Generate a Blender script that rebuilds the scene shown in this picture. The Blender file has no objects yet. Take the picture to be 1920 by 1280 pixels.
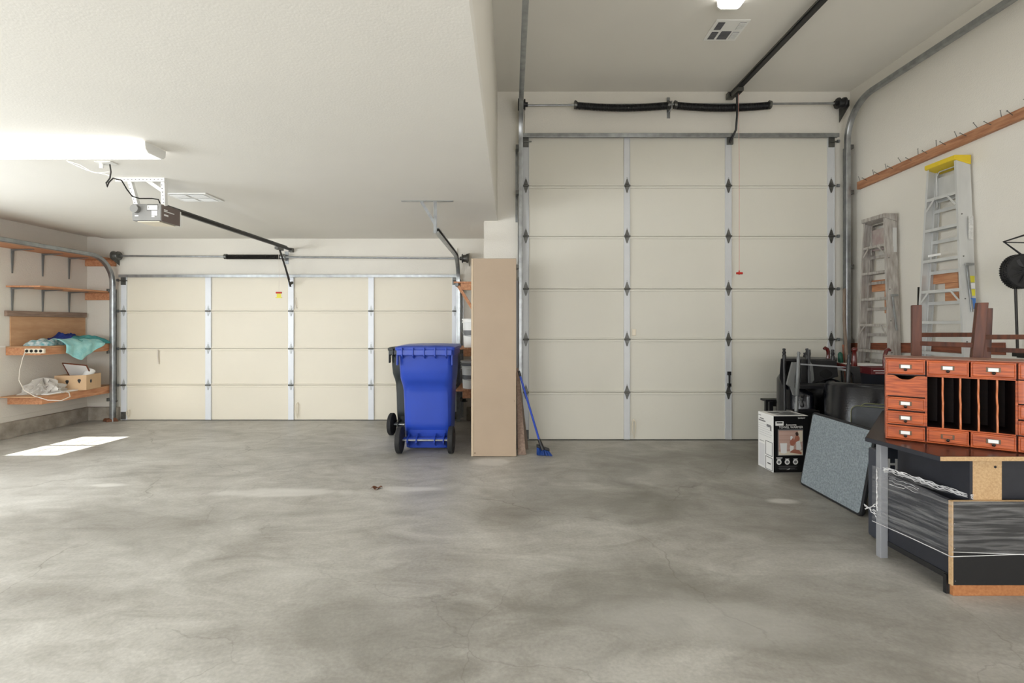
import bpy, bmesh, math, random
from mathutils import Vector, Matrix
S = bpy.context.scene
C = S.collection
random.seed(7)
F, CX, HY, EH = 930.0, 958.0, 609.0, 1.42      # focal (px), vanishing point, eye height

# ---------------------------------------------------------------- camera, world, sun, exposure
cd = bpy.data.cameras.new('camera'); cam = bpy.data.objects.new('camera', cd); C.objects.link(cam)
cd.sensor_width = 36.0; cd.lens = F / 1920 * 36
cd.shift_x = (960 - CX) / 1920; cd.shift_y = -(640 - HY) / 1920
cd.clip_start = 0.05
cam.location = (0, 0, EH); cam.rotation_euler = (math.pi / 2, 0, 0)
S.camera = cam
S.view_settings.view_transform = 'Standard'; S.view_settings.look = 'None'
S.view_settings.gamma = 1; S.view_settings.use_curve_mapping = False
S.view_settings.exposure = 0.20
try:
    S.cycles.use_denoising = True; S.cycles.max_bounces = 10; S.cycles.diffuse_bounces = 6
    S.cycles.sample_clamp_indirect = 8
except Exception: pass
w = bpy.data.worlds.new('world'); S.world = w; w.use_nodes = True
w.node_tree.nodes['Background'].inputs[0].default_value = (0.75, 0.85, 1, 1)
w.node_tree.nodes['Background'].inputs[1].default_value = 1.0
def light(name, kind, loc, rot, energy, color, size=None, size_y=None):
    l = bpy.data.lights.new(name, kind); o = bpy.data.objects.new(name, l); C.objects.link(o)
    o.location = loc; o.rotation_euler = rot; l.energy = energy; l.color = color
    if kind == 'AREA':
        l.shape = 'RECTANGLE'; l.size = size; l.size_y = size_y
    return o
SUN_EL, SUN_YAW = math.radians(15), math.radians(5)
sd = Vector((math.sin(SUN_YAW) * math.cos(SUN_EL), math.cos(SUN_YAW) * math.cos(SUN_EL), -math.sin(SUN_EL)))
sun = light('sun', 'SUN', (0, -5, 6), (0, 0, 0), 42, (1, 0.97, 0.9))
sun.rotation_euler = sd.to_track_quat('-Z', 'Y').to_euler(); sun.data.angle = 0.0012
# added unseen area lights just inside solid left and rear walls, imitating window daylight
light('left_added_fill', 'AREA', (-6.22, 2.6, 1.55), (0, math.radians(-90), 0), 140, (0.90, 0.95, 1), 1.3, 3.6)
light('rear_left_added_fill', 'AREA', (-3.4, -1.86, 1.55), (math.radians(90), 0, 0), 150, (0.93, 0.96, 1), 2.6, 1.4)
light('rear_right_added_fill', 'AREA', (2.0, -1.86, 1.45), (math.radians(90), 0, 0), 95, (0.97, 0.975, 1), 3.0, 2.3)

# ---------------------------------------------------------------- materials
def srgb(r, g, b):
    f = lambda c: (c / 255 / 12.92) if c / 255 <= 0.04045 else ((c / 255 + 0.055) / 1.055) ** 2.4
    return (f(r), f(g), f(b), 1)
MATS = {}
def mat(name, col, rough=0.6, metal=0.0, var=0.0, vscale=8.0, bump=0.0, bscale=60.0, stretch=(1, 1, 1), col2=None, alpha=1.0, coat=0.0, emit=0.0):
    if name in MATS: return MATS[name]
    m = bpy.data.materials.new(name); m.use_nodes = True
    nt = m.node_tree; b = nt.nodes['Principled BSDF']; N = nt.nodes; L = nt.links
    b.inputs['Roughness'].default_value = rough; b.inputs['Metallic'].default_value = metal
    if coat: b.inputs['Coat Weight'].default_value = coat
    c = srgb(*col); tc = N.new('ShaderNodeTexCoord'); mp = N.new('ShaderNodeMapping')
    mp.inputs['Scale'].default_value = stretch; L.new(tc.outputs['Object'], mp.inputs['Vector'])
    nz = N.new('ShaderNodeTexNoise'); nz.inputs['Scale'].default_value = vscale; nz.inputs['Detail'].default_value = 5
    L.new(mp.outputs[0], nz.inputs['Vector'])
    rp = N.new('ShaderNodeValToRGB')
    c2 = srgb(*col2) if col2 else tuple(x * (1 - var) for x in c[:3]) + (1,)
    rp.color_ramp.elements[0].position = 0.32; rp.color_ramp.elements[1].position = 0.68
    rp.color_ramp.elements[0].color = c2; rp.color_ramp.elements[1].color = c
    L.new(nz.outputs[0], rp.inputs[0]); L.new(rp.outputs[0], b.inputs['Base Color'])
    if bump:
        n2 = N.new('ShaderNodeTexNoise'); n2.inputs['Scale'].default_value = bscale; n2.inputs['Detail'].default_value = 3
        L.new(mp.outputs[0], n2.inputs['Vector'])
        bp = N.new('ShaderNodeBump'); bp.inputs['Strength'].default_value = bump; bp.inputs['Distance'].default_value = 0.01
        L.new(n2.outputs[0], bp.inputs['Height']); L.new(bp.outputs[0], b.inputs['Normal'])
    if emit:
        b.inputs['Emission Color'].default_value = (1, 0.98, 0.94, 1); b.inputs['Emission Strength'].default_value = emit
    if alpha < 1: b.inputs['Alpha'].default_value = alpha
    MATS[name] = m; return m
M = {}
M['wall'] = mat('wall_paint', (224, 220, 210), 0.75, var=0.03, vscale=1.5, bump=0.25, bscale=90)
M['ceiling'] = mat('ceiling_paint', (228, 225, 217), 0.85, var=0.02, vscale=2, bump=0.08, bscale=80)
M['panel'] = mat('door_panel_cream', (226, 219, 202), 0.5, var=0.035, vscale=1.3, bump=0.12, bscale=140)
M['panel2'] = mat('door_panel_greige', (214, 211, 199), 0.5, var=0.045, vscale=1.1, bump=0.12, bscale=140)
M['stile'] = mat('white_stile', (222, 225, 230), 0.4, metal=0.1, var=0.03)
M['stile2'] = mat('grey_white_stile', (203, 205, 206), 0.4, metal=0.1, var=0.04)
M['galv'] = mat('galvanised_steel', (168, 171, 172), 0.34, metal=0.85, var=0.28, vscale=14)
M['galvd'] = mat('dark_galvanised', (112, 112, 108), 0.42, metal=0.8, var=0.35, vscale=18)
M['black'] = mat('black_paint', (22, 22, 24), 0.42, var=0.2)
M['blackm'] = mat('black_matt', (30, 31, 34), 0.7, var=0.2, bump=0.1)
M['rail'] = mat('dark_rail', (52, 50, 48), 0.4, metal=0.6, var=0.2)
M['pine'] = mat('pine_wood', (208, 154, 114), 0.6, vscale=5, stretch=(9, 1.2, 9), col2=(178, 118, 82), bump=0.1)
M['rackwood'] = mat('rack_wood', (186, 136, 100), 0.6, vscale=5, stretch=(9, 1.2, 9), col2=(148, 98, 68), bump=0.1)
M['redwood'] = mat('reddish_wood', (142, 82, 56), 0.6, vscale=5, stretch=(9, 1.2, 9), col2=(104, 56, 38), bump=0.1)
M['ply'] = mat('plywood', (205, 164, 126), 0.6, vscale=3, stretch=(1, 1, 4), col2=(186, 142, 104))
M['cap'] = mat('greyed_timber', (156, 134, 118), 0.7, vscale=6, stretch=(8, 1, 8), col2=(128, 106, 92))
M['bracket'] = mat('grey_bracket', (118, 120, 120), 0.45, metal=0.3)
M['card'] = mat('tan_board', (172, 152, 130), 0.55, var=0.07, vscale=2.2, bump=0.08)
M['cardlt'] = mat('tan_edge', (196, 176, 150), 0.6, var=0.05)
M['cbox'] = mat('cardboard', (208, 176, 140), 0.8, var=0.06)
M['blue'] = mat('blue_plastic', (36, 70, 176), 0.36, var=0.08, vscale=4, bump=0.05, bscale=200)
M['bluedk'] = mat('blue_bristle', (24, 70, 150), 0.6, var=0.25, vscale=60)
M['dgrey'] = mat('charcoal_plastic', (52, 57, 58), 0.45, var=0.12)
M['rubber'] = mat('rubber', (34, 34, 35), 0.75, var=0.2, bump=0.2)
M['conc'] = mat('curb_concrete', (172, 164, 152), 0.9, vscale=7, col2=(134, 127, 116), bump=0.5, bscale=40)
M['alu'] = mat('aluminium', (208, 209, 207), 0.4, metal=0.3, var=0.12, vscale=10, stretch=(1, 1, .3))
M['aluold'] = mat('worn_aluminium', (190, 186, 180), 0.55, metal=0.2, vscale=14, col2=(146, 138, 130), stretch=(3, 3, .5), bump=0.15)
M['yellow'] = mat('yellow_plastic', (226, 196, 40), 0.4, var=0.12)
M['leather'] = mat('black_leather', (16, 18, 24), 0.17, var=0.1, bump=0.12, bscale=120)
M['greypad'] = mat('grey_pad', (74, 78, 84), 0.6, var=0.2, vscale=14, bump=0.1)
M['feltgrey'] = mat('blue_grey_felt', (156, 166, 172), 0.95, vscale=75, col2=(120, 130, 136), bump=0.5, bscale=260)
M['olive'] = mat('olive_piping', (122, 124, 88), 0.5)
M['cherry'] = mat('cherry_wood', (198, 98, 46), 0.36, vscale=7, stretch=(1.2, 1.2, 14), col2=(134, 54, 22), bump=0.06, coat=0.3)
M['cherrylt'] = mat('cherry_bead', (206, 122, 78), 0.35, var=0.15, vscale=20)
M['slotdark'] = mat('dark_stained_wood', (46, 20, 14), 0.6, var=0.4, vscale=12, stretch=(1, 1, 6))
M['brass'] = mat('aged_brass', (112, 96, 78), 0.4, metal=0.6, var=0.3, vscale=30)
M['white'] = mat('white_card', (236, 236, 234), 0.6)
M['knob'] = mat('dark_knob', (40, 30, 26), 0.25, metal=0.5)
M['lamdark'] = mat('dark_laminate', (50, 34, 32), 0.24, vscale=3, stretch=(1, 8, 1), col2=(34, 24, 24))
M['lamnavy'] = mat('charcoal_laminate', (40, 42, 50), 0.5, var=0.15, vscale=30)
M['lamblk'] = mat('black_laminate', (26, 26, 28), 0.55, var=0.2, vscale=90, stretch=(1, 1, 1))
M['chip'] = mat('particleboard', (204, 172, 130), 0.75, vscale=110, col2=(184, 150, 108))
M['chipo'] = mat('orange_particleboard', (186, 128, 80), 0.75, vscale=60, col2=(164, 104, 62))
M['edge'] = mat('grey_edging', (150, 152, 156), 0.4, var=0.05)
M['stoolwd'] = mat('walnut_stain', (104, 54, 30), 0.5, vscale=5, stretch=(8, 8, 1), col2=(64, 31, 17))
M['mahog'] = mat('mahogany', (92, 26, 22), 0.22, var=0.3, coat=0.4)
M['blkwood'] = mat('black_stained_wood', (40, 40, 42), 0.38, var=0.25, vscale=14)
M['teal'] = mat('teal_cloth', (84, 160, 158), 0.95, col2=(52, 122, 124), vscale=9, bump=0.3, bscale=50)
M['aqua'] = mat('aqua_cloth', (172, 222, 220), 0.95, col2=(136, 200, 202), vscale=12, bump=0.3, bscale=50)
M['navy'] = mat('navy_cloth', (30, 48, 120), 0.95, var=0.3)
M['clothw'] = mat('white_patterned_cloth', (226, 232, 232), 0.95, vscale=26, col2=(92, 160, 168))
M['red'] = mat('red_plastic', (190, 40, 26), 0.4)
M['cream'] = mat('cream_plastic', (226, 216, 196), 0.5)
M['greyprint'] = mat('grey_print', (120, 120, 122), 0.6)
M['blackprint'] = mat('black_print', (16, 16, 18), 0.4)
M['diff'] = mat('lit_diffuser', (250, 250, 248), 0.5, emit=4.5)
M['diff2'] = mat('lit_diffuser_tall', (250, 250, 248), 0.5, emit=5.0)
M['whitem'] = mat('white_enamel', (236, 236, 232), 0.4)
M['motor'] = mat('grey_motor_face', (132, 131, 128), 0.45, metal=0.2, var=0.1)
M['brown'] = mat('brown_motor_side', (112, 98, 92), 0.5)
M['green'] = mat('green_grip', (20, 84, 66), 0.4)
M['leaf'] = mat('dry_leaf', (120, 76, 50), 0.8, var=0.4, vscale=50)
M['oldwood'] = mat('weathered_handle', (128, 112, 98), 0.7, var=0.25, stretch=(8, 8, 1))
M['cord'] = mat('off_white_cord', (214, 206, 194), 0.6)
M['skin'] = mat('printed_skin', (176, 112, 92), 0.6)
M['hair'] = mat('printed_hair', (58, 38, 34), 0.6)
M['pinkbg'] = mat('printed_wall', (206, 176, 164), 0.6, vscale=3, stretch=(.2, 1, 12), col2=(186, 152, 138))
M['yl'] = mat('yellow_label', (216, 208, 60), 0.5)
M['bl'] = mat('blue_label', (60, 110, 180), 0.5)
M['redcover'] = mat('dark_red_cover', (92, 26, 30), 0.4)

def film_mat(name, dens, white, lo=0.42, hi=0.8):
    m = bpy.data.materials.new(name); m.use_nodes = True; N = m.node_tree.nodes; L = m.node_tree.links
    N.clear(); out = N.new('ShaderNodeOutputMaterial')
    tr = N.new('ShaderNodeBsdfTransparent'); gl = N.new('ShaderNodeBsdfPrincipled')
    gl.inputs['Base Color'].default_value = (white, white, white, 1); gl.inputs['Roughness'].default_value = 0.22
    mx = N.new('ShaderNodeMixShader'); tc = N.new('ShaderNodeTexCoord'); mp = N.new('ShaderNodeMapping')
    mp.inputs['Scale'].default_value = (1.6, 1.6, 26); mp.inputs['Rotation'].default_value = (0.05, 0.06, 0)
    nz = N.new('ShaderNodeTexNoise'); nz.inputs['Scale'].default_value = 2.4; nz.inputs['Detail'].default_value = 7; nz.inputs['Distortion'].default_value = .5
    mr = N.new('ShaderNodeMapRange'); mr.inputs['From Min'].default_value = lo; mr.inputs['From Max'].default_value = hi
    mr.inputs['To Min'].default_value = dens * 0.22; mr.inputs['To Max'].default_value = min(1, dens * 1.6)
    L.new(tc.outputs['Object'], mp.inputs[0]); L.new(mp.outputs[0], nz.inputs['Vector']); L.new(nz.outputs[0], mr.inputs[0])
    L.new(mr.outputs[0], mx.inputs[0]); L.new(tr.outputs[0], mx.inputs[1]); L.new(gl.outputs[0], mx.inputs[2])
    bp = N.new('ShaderNodeBump'); bp.inputs['Strength'].default_value = 0.6; bp.inputs['Distance'].default_value = 0.02
    L.new(nz.outputs[0], bp.inputs['Height']); L.new(bp.outputs[0], gl.inputs['Normal'])
    L.new(mx.outputs[0], out.inputs[0]); return m
M['film'] = film_mat('stretch_film', 0.25, 0.6)
M['filmrope'] = film_mat('bunched_film', 1.0, 0.9, 0.3, 0.62)

def floor_mat():
    m = bpy.data.materials.new('sealed_concrete_floor'); m.use_nodes = True
    nt = m.node_tree; N = nt.nodes; L = nt.links; b = N['Principled BSDF']
    tc = N.new('ShaderNodeTexCoord')
    def noise(scale, detail=6, dist=0.0, stretch=(1, 1, 1), rough=0.55, rot=0):
        mp = N.new('ShaderNodeMapping'); mp.inputs['Scale'].default_value = stretch; mp.inputs['Rotation'].default_value = (0, 0, rot)
        L.new(tc.outputs['Object'], mp.inputs[0])
        n = N.new('ShaderNodeTexNoise'); n.inputs['Scale'].default_value = scale; n.inputs['Detail'].default_value = detail
        n.inputs['Distortion'].default_value = dist; n.inputs['Roughness'].default_value = rough
        L.new(mp.outputs[0], n.inputs['Vector']); return n.outputs[0]
    def ramp(src, stops):
        r = N.new('ShaderNodeValToRGB'); els = r.color_ramp.elements
        els[0].position, els[0].color = stops[0][0], stops[0][1]; els[1].position, els[1].color = stops[-1][0], stops[-1][1]
        for p, c in stops[1:-1]:
            e = els.new(p); e.color = c
        L.new(src, r.inputs[0]); return r.outputs[0]
    def mix(a, bb, fac, mode='MIX'):
        x = N.new('ShaderNodeMix'); x.data_type = 'RGBA'; x.blend_type = mode
        for sock, v in ((x.inputs[6], a), (x.inputs[7], bb)):
            if isinstance(v, tuple): sock.default_value = v
            else: L.new(v, sock)
        if isinstance(fac, float): x.inputs[0].default_value = fac
        else: L.new(fac, x.inputs[0])
        return x.outputs[2]
    def math_(op, a, bb=None, cc=None):
        x = N.new('ShaderNodeMath'); x.operation = op
        for i, v in enumerate((a, bb, cc)):
            if v is None: continue
            if isinstance(v, (int, float)): x.inputs[i].default_value = v
            else: L.new(v, x.inputs[i])
        return x.outputs[0]
    base = ramp(noise(0.75, 8, 0.8, (1, 1.15, 1), 0.62, .4), [(0.30, srgb(132, 128, 119)), (0.44, srgb(160, 156, 147)), (0.56, srgb(182, 179, 171)), (0.70, srgb(202, 199, 192))])
    fine = ramp(noise(2.6, 9, 1.4, (0.7, 1.5, 1), 0.68, -.3), [(0.32, srgb(138, 135, 127)), (0.5, srgb(178, 176, 170)), (0.68, srgb(208, 206, 200))])
    col = mix(base, fine, 0.45)
    g = ramp(noise(55, 3), [(0.3, (0.86, 0.86, 0.86, 1)), (0.7, (1.06, 1.06, 1.06, 1))])
    col = mix(col, g, 1.0, 'MULTIPLY')
    # worn dark stains, a few with a place of their own
    sx = N.new('ShaderNodeSeparateXYZ'); L.new(tc.outputs['Object'], sx.inputs[0])
    warp = noise(1.6, 6, 1.0)
    def blob(x, y, rx, ry, soft=0.9):
        dx = math_('DIVIDE', math_('SUBTRACT', sx.outputs[0], x), rx); dy = math_('DIVIDE', math_('SUBTRACT', sx.outputs[1], y), ry)
        d = math_('SQRT', math_('ADD', math_('MULTIPLY', dx, dx), math_('MULTIPLY', dy, dy)))
        d = math_('ADD', d, math_('MULTIPLY', math_('SUBTRACT', warp, 0.5), 2.2))
        mr = N.new('ShaderNodeMapRange'); mr.interpolation_type = 'SMOOTHSTEP'
        mr.inputs['From Min'].default_value = 1.0 + soft * .4; mr.inputs['From Max'].default_value = 1.0 - soft
        L.new(d, mr.inputs[0]); return mr.outputs[0]
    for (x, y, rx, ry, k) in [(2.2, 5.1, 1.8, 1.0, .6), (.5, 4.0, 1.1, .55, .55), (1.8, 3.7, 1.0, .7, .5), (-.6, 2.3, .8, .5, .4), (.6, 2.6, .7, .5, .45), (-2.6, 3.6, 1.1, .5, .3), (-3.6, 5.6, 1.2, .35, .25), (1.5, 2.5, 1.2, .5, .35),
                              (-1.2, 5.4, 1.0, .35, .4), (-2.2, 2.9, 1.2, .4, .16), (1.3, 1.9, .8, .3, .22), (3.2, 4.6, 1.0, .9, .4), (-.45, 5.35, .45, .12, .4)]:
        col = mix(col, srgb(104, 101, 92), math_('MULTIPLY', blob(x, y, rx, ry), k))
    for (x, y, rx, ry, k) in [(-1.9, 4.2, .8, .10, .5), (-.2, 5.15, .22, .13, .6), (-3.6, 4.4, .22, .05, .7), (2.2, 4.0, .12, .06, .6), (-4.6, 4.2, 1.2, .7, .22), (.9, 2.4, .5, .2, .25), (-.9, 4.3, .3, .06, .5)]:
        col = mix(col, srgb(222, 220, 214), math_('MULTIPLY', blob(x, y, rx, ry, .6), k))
    # hairline cracks
    def crack(scale, rot, th, k, off):
        nonlocal col
        mp = N.new('ShaderNodeMapping'); mp.inputs['Rotation'].default_value = (0, 0, rot); mp.inputs['Location'].default_value = (off, off * .7, 0)
        L.new(tc.outputs['Object'], mp.inputs[0])
        ad = N.new('ShaderNodeVectorMath'); ad.operation = 'ADD'
        nn = N.new('ShaderNodeTexNoise'); nn.inputs['Scale'].default_value = 2.2; nn.inputs['Detail'].default_value = 6
        L.new(mp.outputs[0], nn.inputs['Vector'])
        sc = N.new('ShaderNodeVectorMath'); sc.operation = 'SCALE'; sc.inputs['Scale'].default_value = 0.5
        L.new(nn.outputs['Color'], sc.inputs[0]); L.new(mp.outputs[0], ad.inputs[0]); L.new(sc.outputs[0], ad.inputs[1])
        v = N.new('ShaderNodeTexVoronoi'); v.feature = 'DISTANCE_TO_EDGE'; v.inputs['Scale'].default_value = scale
        L.new(ad.outputs[0], v.inputs['Vector'])
        mr = N.new('ShaderNodeMapRange'); mr.inputs['From Min'].default_value = 0; mr.inputs['From Max'].default_value = th
        mr.inputs['To Min'].default_value = k; mr.inputs['To Max'].default_value = 0
        L.new(v.outputs['Distance'], mr.inputs[0])
        gate = ramp(noise(.9, 2, 0, (1, 1, 1), .5, rot), [(0.42, (0, 0, 0, 1)), (0.56, (1, 1, 1, 1))])
        col = mix(col, srgb(96, 90, 80), math_('MULTIPLY', mr.outputs[0], gate))
    crack(0.30, 0.5, 0.0028, .5, 3.1); crack(0.5, 1.3, 0.003, .3, 9.7)
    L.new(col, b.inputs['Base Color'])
    rr = N.new('ShaderNodeMapRange'); L.new(noise(1.7, 5, .5), rr.inputs[0])
    rr.inputs['To Min'].default_value = 0.32; rr.inputs['To Max'].default_value = 0.6; L.new(rr.outputs[0], b.inputs['Roughness'])
    bp = N.new('ShaderNodeBump'); bp.inputs['Strength'].default_value = 0.12; bp.inputs['Distance'].default_value = 0.01
    L.new(noise(30, 5), bp.inputs['Height']); L.new(bp.outputs[0], b.inputs['Normal'])
    return m
M['floor'] = floor_mat()

# ---------------------------------------------------------------- mesh builder
class MB:
    def __init__(self): self.v = []; self.f = []
    def add(self, vs, fs):
        n = len(self.v); self.v += [Vector(p) for p in vs]; self.f += [tuple(i + n for i in f) for f in fs]; return self
    def box(self, x0, x1, y0, y1, z0, z1):
        return self.add([(x0, y0, z0), (x1, y0, z0), (x1, y1, z0), (x0, y1, z0), (x0, y0, z1), (x1, y0, z1), (x1, y1, z1), (x0, y1, z1)],
                        [(0, 3, 2, 1), (4, 5, 6, 7), (0, 1, 5, 4), (1, 2, 6, 5), (2, 3, 7, 6), (3, 0, 4, 7)])
    def hexa(self, b, t):      # four bottom points, four top points, same order
        return self.add(list(b) + list(t), [(0, 3, 2, 1), (4, 5, 6, 7), (0, 1, 5, 4), (1, 2, 6, 5), (2, 3, 7, 6), (3, 0, 4, 7)])
    def bar(self, p0, p1, w, h, up=(0, 0, 1)):   # rectangular bar, w across, h along up
        p0, p1 = Vector(p0), Vector(p1); d = (p1 - p0).normalized(); u = Vector(up)
        s = d.cross(u)
        if s.length < 1e-4: s = d.cross(Vector((1, 0, 0)))
        s.normalize(); u = s.cross(d).normalized(); s *= w / 2; u *= h / 2
        q = lambda p: [p - s - u, p + s - u, p + s + u, p - s + u]
        a, c = q(p0), q(p1)
        return self.add(a + c, [(0, 3, 2, 1), (4, 5, 6, 7), (0, 1, 5, 4), (1, 2, 6, 5), (2, 3, 7, 6), (3, 0, 4, 7)])
    def tube(self, pts, r, n=10, caps=True):
        pts = [Vector(p) for p in pts]; rs = r if isinstance(r, (list, tuple)) else [r] * len(pts)
        vs, fs = [], []; ref = None
        for i, p in enumerate(pts):
            d = (pts[min(i + 1, len(pts) - 1)] - pts[max(i - 1, 0)])
            d = d.normalized() if d.length > 1e-9 else Vector((0, 0, 1))
            if ref is None: ref = Vector((0, 0, 1)) if abs(d.z) < .9 else Vector((1, 0, 0))
            s = d.cross(ref)
            if s.length < 1e-4: s = d.cross(Vector((0, 1, 0.01)))
            s.normalize(); u = s.cross(d).normalized(); ref = u
            for k in range(n):
                a = 2 * math.pi * k / n; vs.append(p + (s * math.cos(a) + u * math.sin(a)) * rs[i])
        for i in range(len(pts) - 1):
            for k in range(n):
                a, b = i * n + k, i * n + (k + 1) % n; fs.append((a, b, b + n, a + n))
        if caps:
            fs.append(tuple(range(n))[::-1]); fs.append(tuple((len(pts) - 1) * n + k for k in range(n)))
        return self.add(vs, fs)
    def cyl(self, p0, p1, r, n=20): return self.tube([p0, p1], r, n)
    def turned(self, p0, p1, prof, n=12):         # prof = [(t, r)...]
        p0, p1 = Vector(p0), Vector(p1)
        return self.tube([p0.lerp(p1, t) for t, r in prof], [r for t, r in prof], n)
    def prism(self, poly, vec):                    # polygon (3-D points) extruded along vec
        n = len(poly); vec = Vector(vec); a = [Vector(p) for p in poly]
        return self.add(a + [p + vec for p in a], [tuple(range(n))[::-1], tuple(range(n, 2 * n))] + [(i, (i + 1) % n, (i + 1) % n + n, i + n) for i in range(n)])
    def loft(self, rings, cap=True):
        n = len(rings[0]); vs = [p for r in rings for p in r]; fs = []
        for i in range(len(rings) - 1):
            for k in range(n): fs.append((i * n + k, i * n + (k + 1) % n, (i + 1) * n + (k + 1) % n, (i + 1) * n + k))
        if cap: fs += [tuple(range(n))[::-1], tuple((len(rings) - 1) * n + k for k in range(n))]
        return self.add(vs, fs)
    def grid(self, fn, nu, nv, thick=0):
        vs = [Vector(fn(i / nu, j / nv)) for j in range(nv + 1) for i in range(nu + 1)]
        fs = [(j * (nu + 1) + i, j * (nu + 1) + i + 1, (j + 1) * (nu + 1) + i + 1, (j + 1) * (nu + 1) + i) for j in range(nv) for i in range(nu)]
        return self.add(vs, fs)
    def xf(self, mtx):
        self.v = [mtx @ p for p in self.v]; return self

def setprops(o, label=None, cat=None, group=None, kind=None):
    if label: o['label'] = label
    if cat: o['category'] = cat
    if group: o['group'] = group
    if kind: o['kind'] = kind
    return o
def obj(name, mb, m, parent=None, bevel=0, smooth=None, world=False, solid=0, sub=0, seg=2):
    me = bpy.data.meshes.new(name); off = Vector((0, 0, 0))
    if world and parent is not None:
        r = parent
        while r is not None: off += r.location; r = r.parent
    me.from_pydata([tuple(p - off) for p in mb.v], [], mb.f); me.update()
    bm = bmesh.new(); bm.from_mesh(me); bmesh.ops.recalc_face_normals(bm, faces=bm.faces[:]); bm.to_mesh(me); bm.free()
    me.materials.append(m); o = bpy.data.objects.new(name, me); C.objects.link(o)
    if parent is not None: o.parent = parent
    if smooth is not None:
        for p in me.polygons: p.use_smooth = True
        try: me.set_sharp_from_angle(angle=math.radians(smooth))
        except Exception: pass
    if solid:
        md = o.modifiers.new('solid', 'SOLIDIFY'); md.thickness = solid; md.offset = 0
    if bevel:
        md = o.modifiers.new('bevel', 'BEVEL'); md.width = bevel; md.segments = seg; md.limit_method = 'ANGLE'; md.angle_limit = math.radians(40)
    if sub:
        md = o.modifiers.new('sub', 'SUBSURF'); md.levels = sub; md.render_levels = sub
    return o
def thing(name, label, cat, loc=(0, 0, 0), rotz=0, group=None):
    o = bpy.data.objects.new(name, None); C.objects.link(o); o.location = loc; o.rotation_euler = (0, 0, rotz)
    o.empty_display_size = 0.05
    return setprops(o, label, cat, group)
def struct(name, mb, m, **k): return setprops(obj(name, mb, m, **k), kind='structure')
def dup(o, loc=None, rotz=None, label=None, parent=None):
    c = o.copy(); C.objects.link(c)
    if parent is not None: c.parent = parent
    if loc is not None: c.location = loc
    if rotz is not None: c.rotation_euler = (0, 0, rotz)
    if label: c['label'] = label
    for ch in list(o.children): dup(ch, parent=c)
    return c
def W(px, py, Y): return Vector(((px - CX) * Y / F, Y, EH + (HY - py) * Y / F))
def text(name, s, size, m, parent, loc, rot, align='CENTER', ext=0.0004):
    cu = bpy.data.curves.new(name, 'FONT'); cu.body = s; cu.size = size; cu.offset = .003 if size > .05 else 0; cu.align_x = align; cu.align_y = 'CENTER'; cu.extrude = ext
    t = bpy.data.objects.new(name, cu); C.objects.link(t); bpy.context.view_layer.update()
    me = bpy.data.meshes.new_from_object(t.evaluated_get(bpy.context.evaluated_depsgraph_get()))
    bpy.data.objects.remove(t); me.name = name; me.materials.clear(); me.materials.append(m)
    o = bpy.data.objects.new(name, me); C.objects.link(o); o.parent = parent; o.location = loc; o.rotation_euler = rot
    return o
# ---------------------------------------------------------------- room shell
XL, XR, YT, YL, YB = -6.34, 4.204, 6.15, 7.42, -2.0
ZC, ZH, XB = 2.71, 4.31, -0.168       # low ceiling, high ceiling, edge between the bays
struct('floor', MB().box(XL - .2, XR + .2, YB - .2, YL + .2, -0.12, 0), M['floor'])
struct('ceiling', MB().box(XL + .27, XB, YB, YL, ZC, ZC + .12).box(XL - .2, XL + .27, YB, YL + .1, ZC + .03, ZC + .12).box(XB, XR, YB, YT, ZH, ZH + .12), M['ceiling'])
struct('wall_bulkhead', MB().box(XB - .1, XB, YB, YT, ZC + .121, ZH + .12), M['wall'])
struct('wall_left', MB().box(XL - .2, XL, YB, YL + .15, 0, ZC + .03), M['wall'])
struct('wall_right', MB().box(XR, XR + .2, YB, YT, 0, ZH), M['wall'])
struct('wall_back_left_bay', MB().box(XL, -.33, YL, YL + .15, 0, ZC + .06), M['wall'])
struct('wall_back_tall_bay', MB().box(XB, XR, YT, YT + .15, 0, ZH), M['wall'])
struct('wall_pier', MB().box(-.33, XB - .001, YT, YL + .15, 0, ZC), M['wall'])
# rear wall (behind the camera) with one small sunlit light in it
wx0, wx1, wz0, wz1 = -6.17, -5.58, 1.99, 2.25
struct('wall_rear', MB().box(XL - .2, wx0, YB - .06, YB, 0, ZH).box(wx1, XR + .2, YB - .06, YB, 0, ZH).box(wx0, wx1, YB - .06, YB, 0, wz0).box(wx0, wx1, YB - .06, YB, wz1, ZH), M['wall'])
struct('window_1', MB().box(-5.987, -5.973, YB - .03, YB - .02, wz0, wz1).box(-5.787, -5.773, YB - .03, YB - .02, wz0, wz1).box(wx0, wx1, YB - .03, YB - .02, 2.116, 2.124), M['whitem'])
def frame_y(name, x0, x1, y, z0, z1):
    t = .06
    return struct(name, MB().box(x0 - t, x1 + t, y, y + .05, z1, z1 + t).box(x0 - t, x1 + t, y, y + .05, z0 - t, z0).box(x0 - t, x0, y, y + .05, z0, z1).box(x1, x1 + t, y, y + .05, z0, z1), M['whitem'])
frame_y('added_window_2', -4.7, -2.1, YB, .85, 2.25); frame_y('added_window_3', .5, 3.5, YB, .30, 2.60)  # unseen frames added on the solid rear wall around its fill lights
t_ = .06
struct('added_window_4', MB().box(XL, XL + .05, .8 - t_, 4.4 + t_, 2.2, 2.26).box(XL, XL + .05, .8 - t_, 4.4 + t_, .84, .9).box(XL, XL + .05, .8 - t_, .8, .9, 2.2).box(XL, XL + .05, 4.4, 4.4 + t_, .9, 2.2), M['whitem'])  # unseen frame added on the solid left wall around its fill light
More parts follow.
